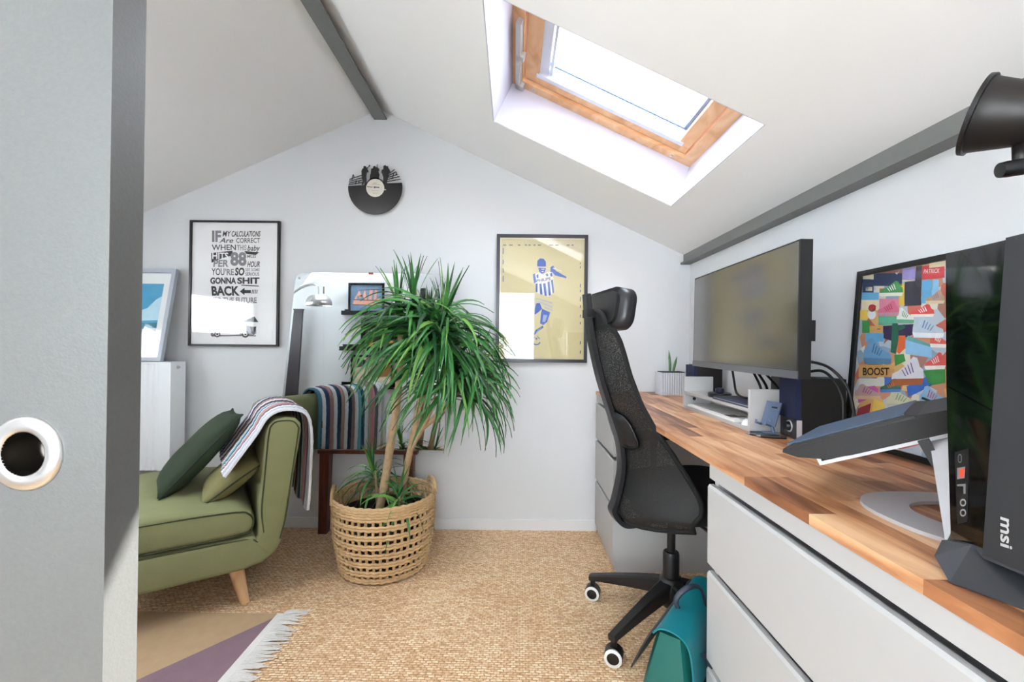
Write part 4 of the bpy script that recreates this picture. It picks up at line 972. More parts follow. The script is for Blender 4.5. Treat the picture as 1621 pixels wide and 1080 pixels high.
obj('top_grille', box(RX0, RX1-.002, ry0-.001, ry1, rz1-.01, rz1), M_rad, rd, bevel=.001)
obj('rear_panel', box(RX0, RX1-.002, ry1-.02, ry1, rz0+.01, rz1-.01), M_rad, rd)
obj('air_valve', lathe([(.009, 0), (.009, .004), (.006, .004), (.006, .012), (.003, .014)], axis_m((RX1+.002, 2.47, rz1-.03), (1, 0, 0)), 16), M_chrome, rd)
for z in (.45, .85): obj('wall_bracket', box(RX0+.2, RX0+.23, ry1, YB, z, z+.05), M_rad, rd)
bp_ = thing('beach_picture', 'pale grey framed picture of a blue sky standing on the radiator', 'picture', (-2.1, 2.48, rz1))
b0 = at(259, 573, Y=2.44); t0 = at(278, 428, Y=2.545)
b0.z = rz1+.0008
bv = (t0-b0); bv.x = 0; BHt = bv.length; bv.normalize(); bu = Vector((1, 0, 0)); bn = bu.cross(bv)
BW = .42
def bq(u, v, d=0): return b0 + bu*(u-BW) + bv*v + bn*d     # d towards the viewer (bn points to -y)
def bqb(u0, u1, v0, v1, d0, d1, b=None): return add_hexa(b or B(), [bq(u0, v0, d0), bq(u1, v0, d0), bq(u1, v1, d0), bq(u0, v1, d0), bq(u0, v0, d1), bq(u1, v0, d1), bq(u1, v1, d1), bq(u0, v1, d1)])
M_pf = mat('pale_grey_frame', '#aab0ba', .5)
for r_ in ((0, BW, BHt-.022, BHt), (0, BW, 0, .022), (0, .022, .022, BHt-.022), (BW-.022, BW, .022, BHt-.022)): obj('frame_bar', bqb(*r_, -.0, .024), M_pf, bp_, bevel=.001)
obj('mat_board', bqb(.022, BW-.022, .022, BHt-.022, .001, .006), mat('mat_board', '#e9ebea', .8, var=.01), bp_)
a0, a1, c0, c1 = .085, BW-.068, .105, BHt-.085
bqf = lambda u, v: bq(u, v, .0063)
flat('sky_print', [[(a0, c0+.14*BHt), (a1, c0+.14*BHt), (a1, c1), (a0, c1)]], bqf, bn*.0002, mat('print_sky', '#3f9ec6', .6, var=.35, scale=9), bp_)
flat('cloud_print', [[(a0, c0+.2), (a1-.15, c0+.17), (a1-.07, c0+.2), (a1-.03, c0+.25), (a1, c0+.27), (a1, c0+.2), (a1, c0+.13), (a0, c0+.12)]], bqf, bn*.0005, mat('print_cloud', '#b9dbe8', .6, var=.1, scale=20), bp_)
flat('sea_print', [[(a0, c0+.07), (a1, c0+.085), (a1, c0+.115), (a0, c0+.11)]], bqf, bn*.0008, mat('print_teal', '#27788f', .6, var=.2), bp_)
flat('sand_print', [[(a0, c0), (a1, c0), (a1, c0+.085), (a0, c0+.06)]], bqf, bn*.0006, mat('print_sand', '#b3aeb0', .6, var=.1), bp_)
obj('pane', bqb(.022, BW-.022, .022, BHt-.022, .012, .0135), PG, bp_)

# ================================================================= mirror: three panes on dark wooden legs
mr = thing('triptych_mirror', 'old three-panel mirror on dark red wooden legs against the wall', 'mirror', (-.81, 2.52, 0))
def mirror_mat():
    m = mat('silvered_glass', '#e8ecec', .015, 1.0, var=.01); return m
M_mir = mirror_mat(); YM = 2.50
cx0, cx1, mz0, mz1 = -1.072, -.552, .468, 1.468
obj('centre_pane', box(cx0, cx1, YM, YM+.006, mz0, mz1), M_mir, mr, bevel=.0008)
obj('centre_backing', box(cx0+.003, cx1-.003, YM+.006, YM+.016, mz0, mz1-.004), M_mahog, mr)
def wing(sign, dy):
    xc = cx0-.002 if sign < 0 else cx1+.002
    T = [(0, mz0), (.255, mz0), (.25, mz0+.06), (.165, mz1-.05), (.155, mz1-.022), (.128, mz1-.003), (0, mz1)]
    if sign > 0: T = [(0, mz0), (.165, mz0), (.17, mz0+.06), (.165, mz1-.05), (.155, mz1-.022), (.128, mz1-.003), (0, mz1)]
    sw = math.radians(.35)
    P = [Vector((xc+sign*a*math.cos(sw), YM+.004-a*math.sin(sw), z)) for a, z in T]
    o = obj('wing_pane', prism(P, (0, .006, 0)), M_mir, mr)
    obj('wing_backing', prism([p+Vector((0, .007, 0)) for p in P], (0, .01, 0)), M_mahog, mr)
    q = P[4]; obj('clip', lathe([(.006, 0), (.006, .003), (0, .005)], axis_m((q.x-sign*.014, q.y-.0005, q.z-.01), (0, -1, 0)), 12, cap=False), M_chrome, mr)
    for zz in (mz1-.12, mz0+.12): obj('hinge', box(xc-.003, xc+.003, YM-.002, YM+.0, zz, zz+.04), mat('brass', '#8a6a4a', .4, .7), mr)
wing(-1, 0); wing(1, 0)
obj('top_clip', box(-.82, -.795, YM-.004, YM+.002, mz1-.008, mz1+.003), mat('copper_clip', '#8a4a34', .4, .5), mr)
obj('lower_rail', box(cx0-.02, cx1+.02, YM-.012, YM+.03, mz0-.022, mz0-.001), M_mahog, mr, bevel=.002)
for xl in (-1.075, -.605):
    bm = B(); add_hexa(bm, [Vector(p) for p in ((xl-.004, 2.475, .001), (xl+.044, 2.475, .001), (xl+.044, 2.52, .001), (xl-.004, 2.52, .001), (xl, 2.475, mz0-.02), (xl+.055, 2.475, mz0-.02), (xl+.055, 2.525, mz0-.02), (xl, 2.525, mz0-.02))])
    obj('leg', bm, M_mahog, mr, bevel=.003)
# things seen only in the mirror: picture ledges on the inner wall, arc lamp
def mv(x, y, yy):
    p = at(x, y, Y=2*YM-yy); return Vector((p.x, yy, p.z))
def ledge_frame(lab, ledge_px, fr_px, hexes, glab):
    yw = .56
    a = mv(ledge_px[0], ledge_px[2], yw+.05); b = mv(ledge_px[1], ledge_px[2], yw+.05)
    t = thing('picture_ledge', lab, 'shelf', ((a.x+b.x)/2, yw+.05, a.z), group='black picture ledges seen in the mirror')
    obj('board', box(a.x, b.x, yw+.001, yw+.10, a.z-.012, a.z), M_black, t); obj('lip', box(a.x, b.x, yw+.092, yw+.10, a.z, a.z+.03), M_black, t); obj('rear_rail', box(a.x, b.x, yw+.001, yw+.01, a.z, a.z+.05), M_black, t)
    c = mv(fr_px[0], fr_px[1], yw+.05); d = mv(fr_px[2], fr_px[3], yw+.05)
    f = thing('ledge_picture', glab, 'picture', ((c.x+d.x)/2, yw+.05, a.z), group='pictures on the ledges seen in the mirror')
    z1, z0 = c.z, a.z+.0006; x0_, x1_ = min(c.x, d.x), max(c.x, d.x)
    for r_ in ((x0_, x1_, z1-.02, z1), (x0_, x1_, z0, z0+.02), (x0_, x0_+.02, z0+.02, z1-.02), (x1_-.02, x1_, z0+.02, z1-.02)): obj('frame_bar', box(r_[0], r_[1], yw+.04, yw+.06, r_[2], r_[3]), M_black, f)
    obj('print', box(x0_+.02, x1_-.02, yw+.045, yw+.05, z0+.02, z1-.02), mat('ledge_print_'+hexes[0], '#'+hexes[0], .7, var=.25, scale=25), f)
    W_, H_ = x1_-x0_, z1-z0
    fn = lambda u, v: Vector((x0_+W_*u, yw+.0505, z0+H_*v))
    return f, fn
f, fn = ledge_frame('topmost black picture ledge reflected in the mirror', (543, 622, 497), (552, 448, 608, 495), ('6f87a0',), 'square graffiti picture on the topmost ledge in the mirror')
pk_ = mat('graffiti_pink', '#d99a86', .7, var=.2); 
flat('graffiti_shapes', [[(.15, .45), (.3, .75), (.38, .55), (.46, .78), (.52, .45), (.45, .45), (.4, .6), (.33, .5), (.25, .6), (.22, .45)], [(.55, .45), (.6, .8), (.68, .78), (.64, .45)], [(.7, .42), (.74, .78), (.8, .78), (.78, .52), (.88, .5), (.88, .42)], [(.12, .3), (.85, .28), (.9, .42), (.15, .44)]], fn, (0, .0006, 0), pk_, f)
flat('graffiti_outline', [bar2(.12, .3, .88, .28, .02), bar2(.15, .46, .9, .44, .02), bar2(.3, .77, .9, .8, .02)], fn, (0, .001, 0), mat('graffiti_dark', '#5a2f30', .7), f)
f, fn = ledge_frame('middle black picture ledge reflected in the mirror', (540, 640, 553), (572, 503, 628, 550), ('231f1e',), 'dark picture with white script on the middle ledge in the mirror')
flat('white_script', [bar2(.55, .78, .92, .86, .03), bar2(.6, .66, .66, .84, .02), bar2(.7, .68, .74, .86, .02), bar2(.8, .7, .84, .9, .02), bar2(.2, .55, .3, .6, .04)], fn, (0, .0006, 0), mat('white_ink', '#e4e2dc', .7), f)
flat('amber_figures', [[(.5, .08), (.92, .08), (.9, .28), (.75, .3), (.6, .35)], [(.2, .08), (.35, .08), (.3, .45), (.22, .45)]], fn, (0, .0006, 0), mat('amber_ink', '#c98a34', .7, var=.3), f)
f, fn = ledge_frame('lowest black picture ledge reflected in the mirror', (538, 625, 613), (556, 562, 622, 609), ('c0b49a',), 'tan and brown picture on the lowest ledge in the mirror')
flat('tan_shapes', [[(.5, .3), (.95, .35), (.95, .8), (.75, .85), (.6, .6), (.45, .5)]], fn, (0, .0006, 0), mat('tan_ink', '#8f6136', .7, var=.1), f)
flat('cream_shapes', [[(.5, .1), (.95, .1), (.9, .32), (.7, .3)]], fn, (0, .0008, 0), mat('cream_ink', '#d8cdb4', .7), f)
flat('dark_shapes', [[(.1, .6), (.3, .65), (.35, .85), (.12, .9)]], fn, (0, .0006, 0), mat('dark_ink', '#3b3f47', .7), f)
c = mv(661, 456, .58); d = mv(669, 478, .58)
sf = thing('hanging_picture', 'small narrow black frame high on the wall in the mirror', 'picture', ((c.x+d.x)/2, .57, d.z))
obj('frame_bar', box(min(c.x, d.x), max(c.x, d.x), .561, .575, d.z, c.z), M_black, sf, bevel=.002); obj('print', box(min(c.x, d.x)+.01, max(c.x, d.x)-.01, .575, .5765, d.z+.01, c.z-.01), mat('dark_print', '#2c2a2c', .5), sf)
dpt = thing('dark_panel', 'narrow dark upright panel reflected at the left edge of the mirror', 'panel', (-2.2, .64, 0))
pa_, pb_ = mv(469, 491, .65), mv(483, 490, .65); pc_, pd_ = mv(474, 626, .65), mv(455, 626, .65)
obj('board', prism([pa_, pb_, pb_+(pc_-pb_)*1.62, pa_+(pd_-pa_)*1.62], (0, -.025, 0)), mat('dark_panel_paint', '#3d383c', .5), dpt); obj('top_cap', box(pa_.x-.004, pb_.x+.004, .62, .655, pa_.z, pa_.z+.012), mat('dark_panel_paint', '#3d383c', .5), dpt)
al = thing('arc_lamp', 'brushed steel arc floor lamp reflected in the left mirror panel', 'lamp', (-2.38, .8, 0))
hc = mv(507, 474, .74)
obj('shade', lathe([(.108, -.002), (.11, 0), (.106, .04), (.09, .075), (.06, .098), (.02, .108), (0, .11), (0, .105), (.055, .092), (.085, .07), (.1, .04), (.105, 0)], Matrix.Translation(hc+Vector((0, 0, -.06))), 36, cap=False), M_chrome, al, smooth=True)
obj('arc_arm', tube(spline([hc+Vector((0, 0, .05)), hc+Vector((-.01, 0, .13)), hc+Vector((-.1, .01, .13)), hc+Vector((-.25, .03, .03)), (-2.36, .79, 1.2), (-2.38, .8, .03)], 8), .011, 10), M_chrome, al, smooth=True)
obj('foot', lathe([(.13, .001), (.13, .03), (.1, .035)], Matrix.Translation((-2.38, .8, 0)), 32), M_chrome, al)

# ================================================================= green armless lounge seat
SA = math.radians(35)
sb_, sn_ = Vector((math.cos(SA), math.sin(SA), 0)), Vector((-math.sin(SA), math.cos(SA), 0))
sp0 = Vector((-1.03, 1.805, 0))                                  # near side, inner face of the back
lo_ = thing('lounge_seat', 'olive green armless lounge seat with a low back and wooden legs', 'armchair', tuple(sp0+sn_*.38-sb_*.2), 0)
def so(b, v, z): return sp0 + sb_*b + sn_*v + Vector((0, 0, z))
M_oliv = mat('olive_velvet', '#84865e', .8, var=.1, scale=14, bump=.12, bscale=300)
M_pip = mat('dark_piping', '#3c3f26', .8)
SW = .765
def soft_prism(prof, v0, v1, r=.02):
    """profile in (b, z), swept across the width with rounded ends"""
    bm = B(); n = len(prof); cb = sum(p[0] for p in prof)/n; cz = sum(p[1] for p in prof)/n; rings = []
    for k in range(5):
        a = PI/2*k/4; ins = r*(1-math.sin(a)); vv = v0+r*(1-math.cos(a)); rings.append((ins, vv))
    rings = rings + [(i, v0+v1-v) for i, v in rings[::-1]]
    V = []
    for ins, vv in rings:
        row = []
        for i, (b, z) in enumerate(prof):
            p0, p1 = prof[i-1], prof[(i+1) % n]; t = Vector((p1[0]-p0[0], p1[1]-p0[1])); nn = Vector((-t.y, t.x)).normalized() if t.length else Vector((0, 0))
            if nn.dot(Vector((cb-b, cz-z))) < 0 and False: nn = -nn
            row.append(bm.verts.new(so(b+nn.x*ins, vv, z+nn.y*ins)))
        V.append(row)
    for A, C in zip(V, V[1:]):
        for j in range(n): bm.faces.new((A[j], A[(j+1) % n], C[(j+1) % n], C[j]))
    bm.faces.new(V[0][::-1]); bm.faces.new(V[-1])
    return bm
base = [(-.55, .16), (-.50, .152), (-.05, .152), (.02, .165), (.055, .20), (.0, .262), (-.02, .285), (-.5, .288), (-.55, .27), (-.562, .21)]
obj('base', soft_prism(base, 0, SW, .02), M_oliv, lo_, smooth=True)
backp = [(-.02, .165), (.02, .166), (.06, .19), (.085, .235), (.105, .32), (.13, .5), (.158, .69), (.155, .725), (.135, .748), (.10, .755), (.06, .75), (.035, .73), (.022, .69), (.008, .5), (.0, .38), (-.002, .285), (-.02, .255)]
obj('backrest', soft_prism(backp, .002, SW-.002, .018), M_oliv, lo_, smooth=True)
cush = [(-.56, .30), (-.52, .292), (-.06, .292), (-.03, .30), (-.012, .325), (-.014, .36), (-.03, .385), (-.08, .405), (-.3, .425), (-.5, .418), (-.555, .395), (-.572, .35)]
cu = obj('seat_cushion', soft_prism(cush, .004, SW-.004, .022), M_oliv, lo_, smooth=True)
def pipe_line(prof, v, ins=.004, r=.0035, closed=False):
    return tube(spline([so(b, v, z) for b, z in prof], 4), r, 6, closed=closed)
obj('cushion_piping', pipe_line([(-.55, .398), (-.3, .40), (-.08, .392), (-.035, .378), (-.018, .35), (-.022, .318), (-.05, .298), (-.3, .296), (-.55, .3)], .006), M_pip, cu, smooth=True)
obj('back_piping', pipe_line([(.02, .29), (.012, .38), (.02, .5), (.034, .69), (.046, .73), (.07, .742), (.12, .738), (.142, .715), (.143, .68), (.12, .5), (.098, .33), (.08, .25)], .0045), M_pip, lo_, smooth=True)
obj('base_piping', pipe_line([(-.54, .28), (-.3, .282), (-.05, .275), (.0, .255)], .005), M_pip, lo_, smooth=True)
for b, v, db, dv in ((-.075, .06, .035, -.03), (-.075, SW-.06, .035, .03), (-.48, .06, -.035, -.03), (-.48, SW-.06, -.035, .03)):
    obj('leg', tube([so(b, v, .16), so(b+db, v+dv*.5, .001 if b > -.2 else .008)], [.029, .017], 16), M_beech, lo_, smooth=True, auto=.8)

# --- pillows
def pillow(name, label, P0, ex, ey, w_, h_, th, m, seam, n=14, ear=.0):
    t = thing(name, label, 'pillow', tuple(P0)); ez = ex.cross(ey).normalized(); bm = B(); S = {}
    for sgn in (1, -1):
        for i in range(n+1):
            for j in range(n+1):
                u, v = -1+2*i/n, -1+2*j/n; e_ = (1-u*u)*(1-v*v); bul = th*(max(e_, 0)**.45)
                k = 1-.06*(1-abs(u)**2)*(abs(v)**3)-.0; k2 = 1-.06*(1-abs(v)**2)*(abs(u)**3)
                if sgn == -1 and (i in (0, n) or j in (0, n)): S[(sgn, i, j)] = S[(1, i, j)]; continue
                wob = .006*math.sin(5*u+2*v)*e_
                S[(sgn, i, j)] = bm.verts.new(P0+ex*(u*w_/2*k2)+ey*(v*h_/2*k)+ez*(sgn*bul/2+wob))
        for i in range(n):
            for j in range(n):
                q = [S[(sgn, i, j)], S[(sgn, i+1, j)], S[(sgn, i+1, j+1)], S[(sgn, i, j+1)]]
                bm.faces.new(q if sgn > 0 else q[::-1])
    rimv = [S[(1, i, 0)].co.copy() for i in range(n)]+[S[(1, n, j)].co.copy() for j in range(n)]+[S[(1, i, n)].co.copy() for i in range(n, 0, -1)]+[S[(1, 0, j)].co.copy() for j in range(n, 0, -1)]
    o = obj('cover', bm, m, t, smooth=True)
    obj('piping', tube(rimv, .0035, 6, closed=True), seam, t, smooth=True)
    return t
Pa, Pb = at(246, 797, Y=1.80), at(384, 656, Y=2.0)
ex = sn_.copy(); ey = (Pb-Pa).normalized(); ex = (ex-ey*ex.dot(ey)).normalized()
M_dg = mat('dark_green_fabric', '#293824', .85, var=.15, scale=12, bump=.15, bscale=250)
pillow('throw_pillow', 'dark green throw pillow leaning on the lounge seat back', (Pa+Pb)/2+ex*.19+Vector((0, 0, .0)), ex, ey, .40, (Pb-Pa).length*1.0, .13, M_dg, mat('dark_green_piping', '#1e2a1f', .8))
P2a, P2b = at(318, 803, Y=1.80), at(412, 735, Y=1.90)
ey2 = (P2b-P2a).normalized(); ex2 = (sn_-ey2*sn_.dot(ey2)).normalized()
pillow('lumbar_pillow', 'small olive pillow slumped under the striped blanket', (P2a+P2b)/2+ex2*.17+Vector((0, 0, -.0)), ex2, ey2, .36, (P2b-P2a).length*1.05, .11, mat('olive_fabric', '#7f7a50', .85, var=.1, scale=14, bump=.12, bscale=300), M_pip)

# --- striped crochet blanket over the back
bl = thing('striped_blanket', 'multicoloured striped crochet blanket draped over the green seat back', 'blanket', tuple(so(.08, .3, .76)))
BP_ = [(-.115, .535), (-.095, .56), (-.05, .625), (.0, .70), (.03, .755), (.07, .781), (.11, .785), (.155, .775), (.185, .74), (.195, .66), (.192, .55), (.188, .42), (.183, .345)]
bpath = spline([(b, 0, z) for b, z in BP_], 5)
cols = ['dcdee4', 'c4c7d0', 'e4e5ea', '6f7078', 'd98f98', 'b3a39c', 'dfe1e6', '2f5f78', '6fb0c2', 'e3e4e8', '9a7f7a', '31405c', 'e2e3e6', 'b58f8a', '2c4a66', 'dedfe3', 'a9807e', '34466a', 'e6e7ea', '4f7f94']
nstr = len(cols); wst = .0255; v_at = .008
strip_mats = {h: mat('wool_'+h, '#'+h, .95, var=.18, scale=180, bump=.6, bscale=420) for h in set(cols)}
for i, h in enumerate(cols):
    bm = B(); v0 = v_at+i*wst; rows = []
    skew = lambda k, n: .0
    for k, p in enumerate(bpath):
        a_ = bpath[max(0, k-1)]; b_ = bpath[min(len(bpath)-1, k+1)]; T = (b_-a_).normalized(); nn = Vector((-T.z, T.x))
        t = k/(len(bpath)-1); wob = .004*math.sin(9*t+i*.7)+.006*math.sin(i*.55)
        drop = .010*math.sin(i*.9)*max(0, t-.8)*5
        fan = .10*max(0, .3-t)/.3*(-.25)                # front end drifts towards the viewer a little
        row = []
        for q in range(7):
            a = PI*q/6; vv = v0+wst/2-math.cos(a)*wst*.5+fan*0; hgt = .005+.0065*math.sin(a)+.0015*math.sin(k*2.6+q)
            row.append(bm.verts.new(so(p.x+nn.x*(hgt+wob*.6), vv, p.z+nn.y*(hgt+wob*.6)-drop)))
        row.append(bm.verts.new(so(p.x+nn.x*(wob*.6-.001), v0+wst, p.z+nn.y*(wob*.6-.001)-drop))); row.append(bm.verts.new(so(p.x+nn.x*(wob*.6-.001), v0, p.z+nn.y*(wob*.6-.001)-drop)))
        rows.append(row)
    for A, C in zip(rows, rows[1:]):
        n = len(A)
        for j in range(n): bm.faces.new((A[j], A[(j+1) % n], C[(j+1) % n], C[j]))
    bm.faces.new(rows[0]); bm.faces.new(rows[-1][::-1])
    obj('stripe', bm, strip_mats[h], bl, smooth=True, auto=1.0)

# ================================================================= rug with fringe
rg = thing('flat_rug', 'beige and mauve flat-woven rug with a white fringe', 'rug', (-1.4, 1.2, 0))
rx1 = -.915; ryt = 1.742; rx0 = -2.2; ryb = .62
M_rb = mat('rug_beige', '#b79a78', .95, var=.1, scale=25, bump=.25, bscale=350); M_rm = mat('rug_mauve', '#876d76', .95, var=.1, scale=25, bump=.25, bscale=350); M_rw = mat('rug_white', '#dedad6', .95, var=.06, scale=60, bump=.3, bscale=300)
apx = Vector((rx1, ryt-.03)); sl_ = (apx.x-(-1.165))/(apx.y-1.40)
ym = ryb; xm = apx.x-sl_*(apx.y-ryb)
obj('beige_field', prism([(rx0, ryb, .001), (xm, ryb, .001), (apx.x, apx.y, .001), (rx1, ryt, .001), (rx0, ryt, .001)], (0, 0, .006)), M_rb, rg)
obj('mauve_triangle', prism([(xm, ryb, .001), (rx1, ryb, .001), (apx.x, apx.y, .001)], (0, 0, .006)), M_rm, rg)
obj('white_edging', box(rx1, rx1+.03, ryb, ryt, .001, .0065), M_rw, rg)
bm = B(); y = ryb; R2 = random.Random(3)
while y < ryt+.02:
    L = .055+R2.random()*.045; dy = R2.uniform(-.012, .022); z = .004
    P = [Vector((rx1+.027, y, .005)), Vector((rx1+.03+L*.4, y+dy*.3, .007+R2.random()*.003)), Vector((rx1+.03+L, y+dy, .004))]
    add_tube(bm, P, [.0035, .0033, .0015], 5); y += .0052
tag(obj('fringe', bm, M_rw, rg), kind='stuff')

# ================================================================= plant in woven basket
bkc = Vector((-.615, 2.155, 0)); BH_ = .335
bk = thing('woven_basket', 'round woven straw basket with open weave on the sisal floor', 'basket', tuple(bkc))
M_straw = mat('straw', '#cfae82', .8, var=.25, scale=55, bump=.4, bscale=180)
def br(z):                                   # radius with height
    t = z/BH_; return .195+.036*math.sin(min(1, t*1.25)*PI/2)+.004*t
def rope_ring(z, r, tr, tw=44, amp=.0028, n=132, flatz=1.0):
    bm = B(); P = []
    for k in range(n):
        a = 2*PI*k/n; rr = r+amp*math.sin(a*tw); P.append(bkc+Vector((rr*math.cos(a), rr*math.sin(a), z+amp*.8*math.cos(a*tw))))
    return add_tube(bm, P, tr, 6, closed=True)
rowsz = [.014+.0415*k for k in range(8)]
for k, z in enumerate(rowsz):
    for o_ in ((-.0062, .0062) if k not in (0,) else (0, .011)): obj('woven_row', rope_ring(z+o_, br(z)+.003, .0066, tw=36+k), M_straw, bk, smooth=True)
for z, r in ((BH_-.012, br(BH_)), (BH_, br(BH_)+.002), (BH_+.011, br(BH_))): obj('rim_coil', rope_ring(z, r, .0085, tw=40), M_straw, bk, smooth=True)
NV = 46
st_bm = None
for k in range(NV):
    a = 2*PI*k/NV
    bm = B(); P = [bkc+Vector((math.cos(a)*(br(z)-.003), math.sin(a)*(br(z)-.003), z)) for z in [.008+(BH_-.012)*i/8 for i in range(9)]]
    add_tube(bm, P, .0072, 6, flat=.55 if False else 1.0); obj('vertical_strand', bm, M_straw, bk, smooth=True)
bm = B(); add_lathe(bm, [(br(0)-.012, .004), (br(.1)-.016, .1), (br(.2)-.016, .2), (br(.27)-.016, .262)], Matrix.Translation(bkc), 40, cap=False)
bmesh.ops.contextual_create(bm, geom=[e_ for e_ in bm.edges if all(abs(v_.co.z-.004) < 1e-5 for v_ in e_.verts)])
obj('liner', bm, mat('dark_liner', '#2a1d17', .8), bk, smooth=True)
for a in (math.radians(195), math.radians(28)):
    c0 = bkc+Vector((math.cos(a)*br(BH_), math.sin(a)*br(BH_), BH_)); tg = Vector((-math.sin(a), math.cos(a), 0))
    for off in (0, .012):
        obj('handle', tube(spline([c0-tg*.065+Vector((0, 0, -.01)), c0-tg*.05+Vector((0, 0, .028+off)), c0+Vector((0, 0, .042+off)), c0+tg*.05+Vector((0, 0, .028+off)), c0+tg*.065+Vector((0, 0, -.01))], 6), .0085, 8), M_straw, bk, smooth=True)

M_leaf = []
for nm, h in (('leaf_deep', '#2f6a30'), ('leaf_mid', '#3f8038'), ('leaf_bright', '#6a9b45'), ('leaf_dark', '#1f4a2a')):
    m = mat(nm, h, .38, var=.3, scale=22); M_leaf.append(m)
M_bark = mat('pale_bark', '#b59a78', .85, var=.3, scale=60, bump=.6, bscale=90); M_soil = mat('potting_soil', '#1c1613', .95, var=.4, scale=120, bump=.8, bscale=160)
leaf_cache = {}
def leaf_mesh(bend, tw, mi, ex_=1.35):
    """unit-length ribbon leaf leaving the origin along +X, arching down to -Z by 'bend' radians"""
    key = (bend, tw, mi, ex_)
    if key in leaf_cache: return leaf_cache[key]
    bm = B(); n = 9; p = Vector((0, 0, 0)); ang = 0.0; rows = []
    for i in range(n+1):
        t = i/n; ang = bend*(t**ex_); wd = .5*(.55+.45*min(1, t*5))*(1-t**2.6)+.01
        d = Vector((math.cos(ang), 0, -math.sin(ang))); nrm = Vector((math.sin(ang), 0, math.cos(ang)))
        side = (Vector((0, 1, 0))*math.cos(tw*t)+nrm*math.sin(tw*t))
        up_ = side.cross(d) if side.cross(d).dot(nrm) > 0 else -side.cross(d)
        rows.append([bm.verts.new(p+side*wd*.06+up_*.004), bm.verts.new(p-up_*.004), bm.verts.new(p-side*wd*.06+up_*.004)]); p = p+d/n
    for A, C in zip(rows, rows[1:]):
        for j in range(2): bm.faces.new((A[j], A[j+1], C[j+1], C[j]))
    me = bpy.data.meshes.new('leaf')
    for f in bm.faces: f.smooth = True
    bm.to_mesh(me); bm.free(); me.materials.append(M_leaf[mi]); leaf_cache[key] = me
    return me
def tuft(root, head, count, L0, L1, axis=Vector((0, 0, 1)), droop=1.0, rnd=random, up_share=.25, wide=1.0, sink=None):
    rm = root_m(root).inverted(); q = axis.normalized().to_track_quat('Z', 'Y').to_matrix()
    for k in range(count):
        t = (k+.5)/count                           # 0 = young centre, 1 = old outside
        az = k*2.39996+rnd.uniform(-.25, .25)
        el = math.radians(84-84*t**.9+rnd.uniform(-9, 9)) if t > up_share else math.radians(84-30*t+rnd.uniform(-8, 6))
        young_ = t <= up_share
        bend = .15+.45*t+rnd.uniform(0, .2) if young_ else max(.3, (el+1.42*min(1, .55+t*.6))*droop*rnd.uniform(.85, 1.05))
        L = L0+(L1-L0)*min(1, .35+t*.9)*rnd.uniform(.82, 1.1)
        bend = round(bend*5)/5; tw = rnd.choice((-.7, 0, .7)); mi = rnd.choices((0, 1, 2, 3), (3, 4, 2, 2))[0]
        me_ = leaf_mesh(bend, tw, mi, 1.3 if young_ else .8)
        R3 = q @ (Matrix.Rotation(az, 3, 'Z') @ Matrix.Rotation(-el, 3, 'Y'))
        pos = head - axis.normalized()*(.09*t) + Vector((rnd.uniform(-.006, .006), rnd.uniform(-.006, .006), 0))
        wsc = wide*rnd.uniform(.26, .36)
        # clamp leaves that would reach through the wall
        M4 = Matrix.Translation(pos) @ R3.to_4x4() @ Matrix.Diagonal((L, wsc, L, 1))
        tip = M4 @ Vector((.7, 0, -.25))
        if tip.y > 2.44: M4 = Matrix.Translation(pos) @ Matrix.Scale(-1, 4, (0, 1, 0)) @ R3.to_4x4() @ Matrix.Diagonal((L, wsc, L, 1))
        if sink is not None:
            sink.append((me_, rm @ M4)); continue
        o = bpy.data.objects.new('leaf', me_); COL.objects.link(o); o.parent = root
        o.matrix_local = rm @ M4
RN = random.Random(11)
dp = thing('dragon_tree', 'tall dragon tree with drooping narrow green leaves in the woven basket', 'plant', tuple(bkc+Vector((0, 0, .2))))
obj('soil', lathe([(.0, .236), (.12, .24), (br(.2)-.02, .236), (br(.2)-.022, .225)], Matrix.Translation(bkc), 36, cap=False), M_soil, dp)
def trunk(px, r0, r1):
    P = spline([at(x, y, Y=yy) for x, y, yy in px], 6); n = len(P)
    rr = [(r0+(r1-r0)*i/(n-1))*(1+.05*math.sin(i*2.2)) for i in range(n)]
    obj('trunk', tube(P, rr, 12), M_bark, dp, smooth=True); return P
trunk([(598, 818, 2.12), (608, 770, 2.12), (617, 712, 2.13), (627, 650, 2.14), (632, 600, 2.14), (635, 555, 2.14), (634, 505, 2.13)], .021, .016)
trunk([(641, 560, 2.13), (652, 520, 2.13), (654, 490, 2.12)], .013, .011)
trunk([(632, 815, 2.17), (640, 760, 2.17), (652, 700, 2.16), (664, 640, 2.15), (680, 580, 2.12), (698, 520, 2.1)], .018, .012)
trunk([(655, 690, 2.16), (690, 660, 2.12), (722, 625, 2.08), (740, 600, 2.06)], .012, .01)
trunk([(650, 712, 2.165), (672, 672, 2.13), (690, 630, 2.10)], .012, .01)
up3 = Vector((0, 0, 1))
tuft(dp, at(633, 496, Y=2.13), 50, .16, .36, Vector((-.05, -.1, 1)), 1.0, RN, .24)
tuft(dp, at(654, 486, Y=2.12), 50, .16, .42, Vector((.05, -.15, 1)), 1.0, RN, .2)
tuft(dp, at(700, 510, Y=2.10), 56, .16, .50, Vector((.25, -.15, 1)), 1.0, RN, .14)
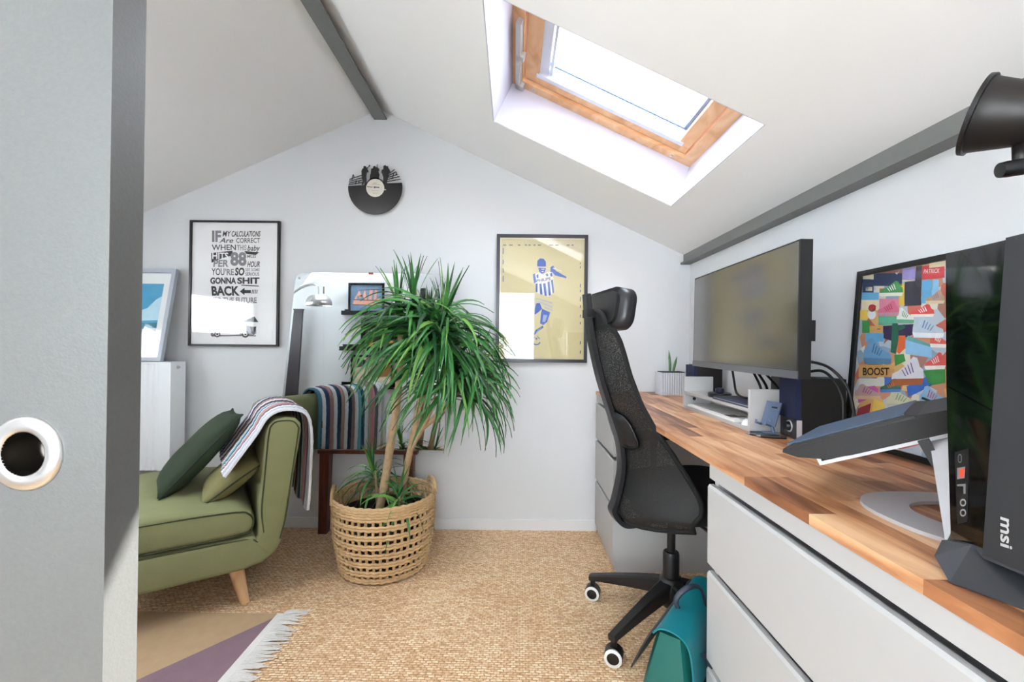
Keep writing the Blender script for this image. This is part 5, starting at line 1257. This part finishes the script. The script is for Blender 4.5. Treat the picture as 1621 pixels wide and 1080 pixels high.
tuft(dp, at(744, 596, Y=2.06), 50, .16, .38, Vector((.45, -.1, 1)), 1.0, RN, .16)
tuft(dp, at(705, 560, Y=2.07), 48, .25, .46, Vector((.15, -.3, 1)), 1.0, RN, .0)
tuft(dp, at(680, 520, Y=2.06), 44, .3, .50, Vector((.15, -.4, 1)), 1.0, RN, .0)
more = []
tuft(dp, at(698, 535, Y=2.10), 80, .3, .50, Vector((.2, -.1, 1)), 1.0, RN, .0, sink=more)
tuft(dp, at(720, 585, Y=2.08), 60, .25, .42, Vector((.2, -.1, 1)), 1.0, RN, .0, sink=more)
tuft(dp, at(672, 530, Y=2.14), 40, .22, .36, Vector((.1, .1, 1)), 1.0, RN, .0, sink=more)
tuft(dp, at(742, 606, Y=2.07), 36, .2, .36, Vector((.25, -.1, 1)), 1.0, RN, .0, sink=more)
bm = B()
for me_, M_ in more:
    k0 = len(bm.verts); bm.from_mesh(me_); bm.verts.ensure_lookup_table(); bmesh.ops.transform(bm, matrix=M_, verts=bm.verts[k0:])
    mi_ = M_leaf.index(me_.materials[0])
    for f_ in bm.faces:
        if f_.verts[0].index >= k0 or f_.verts[0].index < 0: pass
fo_ = obj('inner_leaves', bm, M_leaf[0], dp, smooth=True, world=False); tag(fo_, kind='stuff')
def young(label, px, n, L0, L1, base_px, axis, dark):
    t = thing('young_dragon_tree', label, 'plant', tuple(at(*base_px)) if len(base_px) == 2 else tuple(at(base_px[0], base_px[1], Y=base_px[2])), group='young shoots in the basket')
    h = at(px[0], px[1], Y=px[2]); b = at(base_px[0], base_px[1], Y=base_px[2])
    obj('stem', tube([b, (b+h)/2+Vector((.004, 0, 0)), h], [.008, .007, .006], 8), M_bark, t, smooth=True)
    tuft(t, h, n, L0, L1, axis, 1.0, RN, .15, .7)
young('young dark-leaved shoot rising at the back left of the basket', (592, 745, 2.22), 46, .1, .26, (598, 812, 2.2), Vector((-.2, -.1, 1)), True)
young('young shoot spreading over the front right rim of the basket', (632, 786, 2.05), 26, .12, .25, (630, 812, 2.08), Vector((.25, -.3, 1)), False)
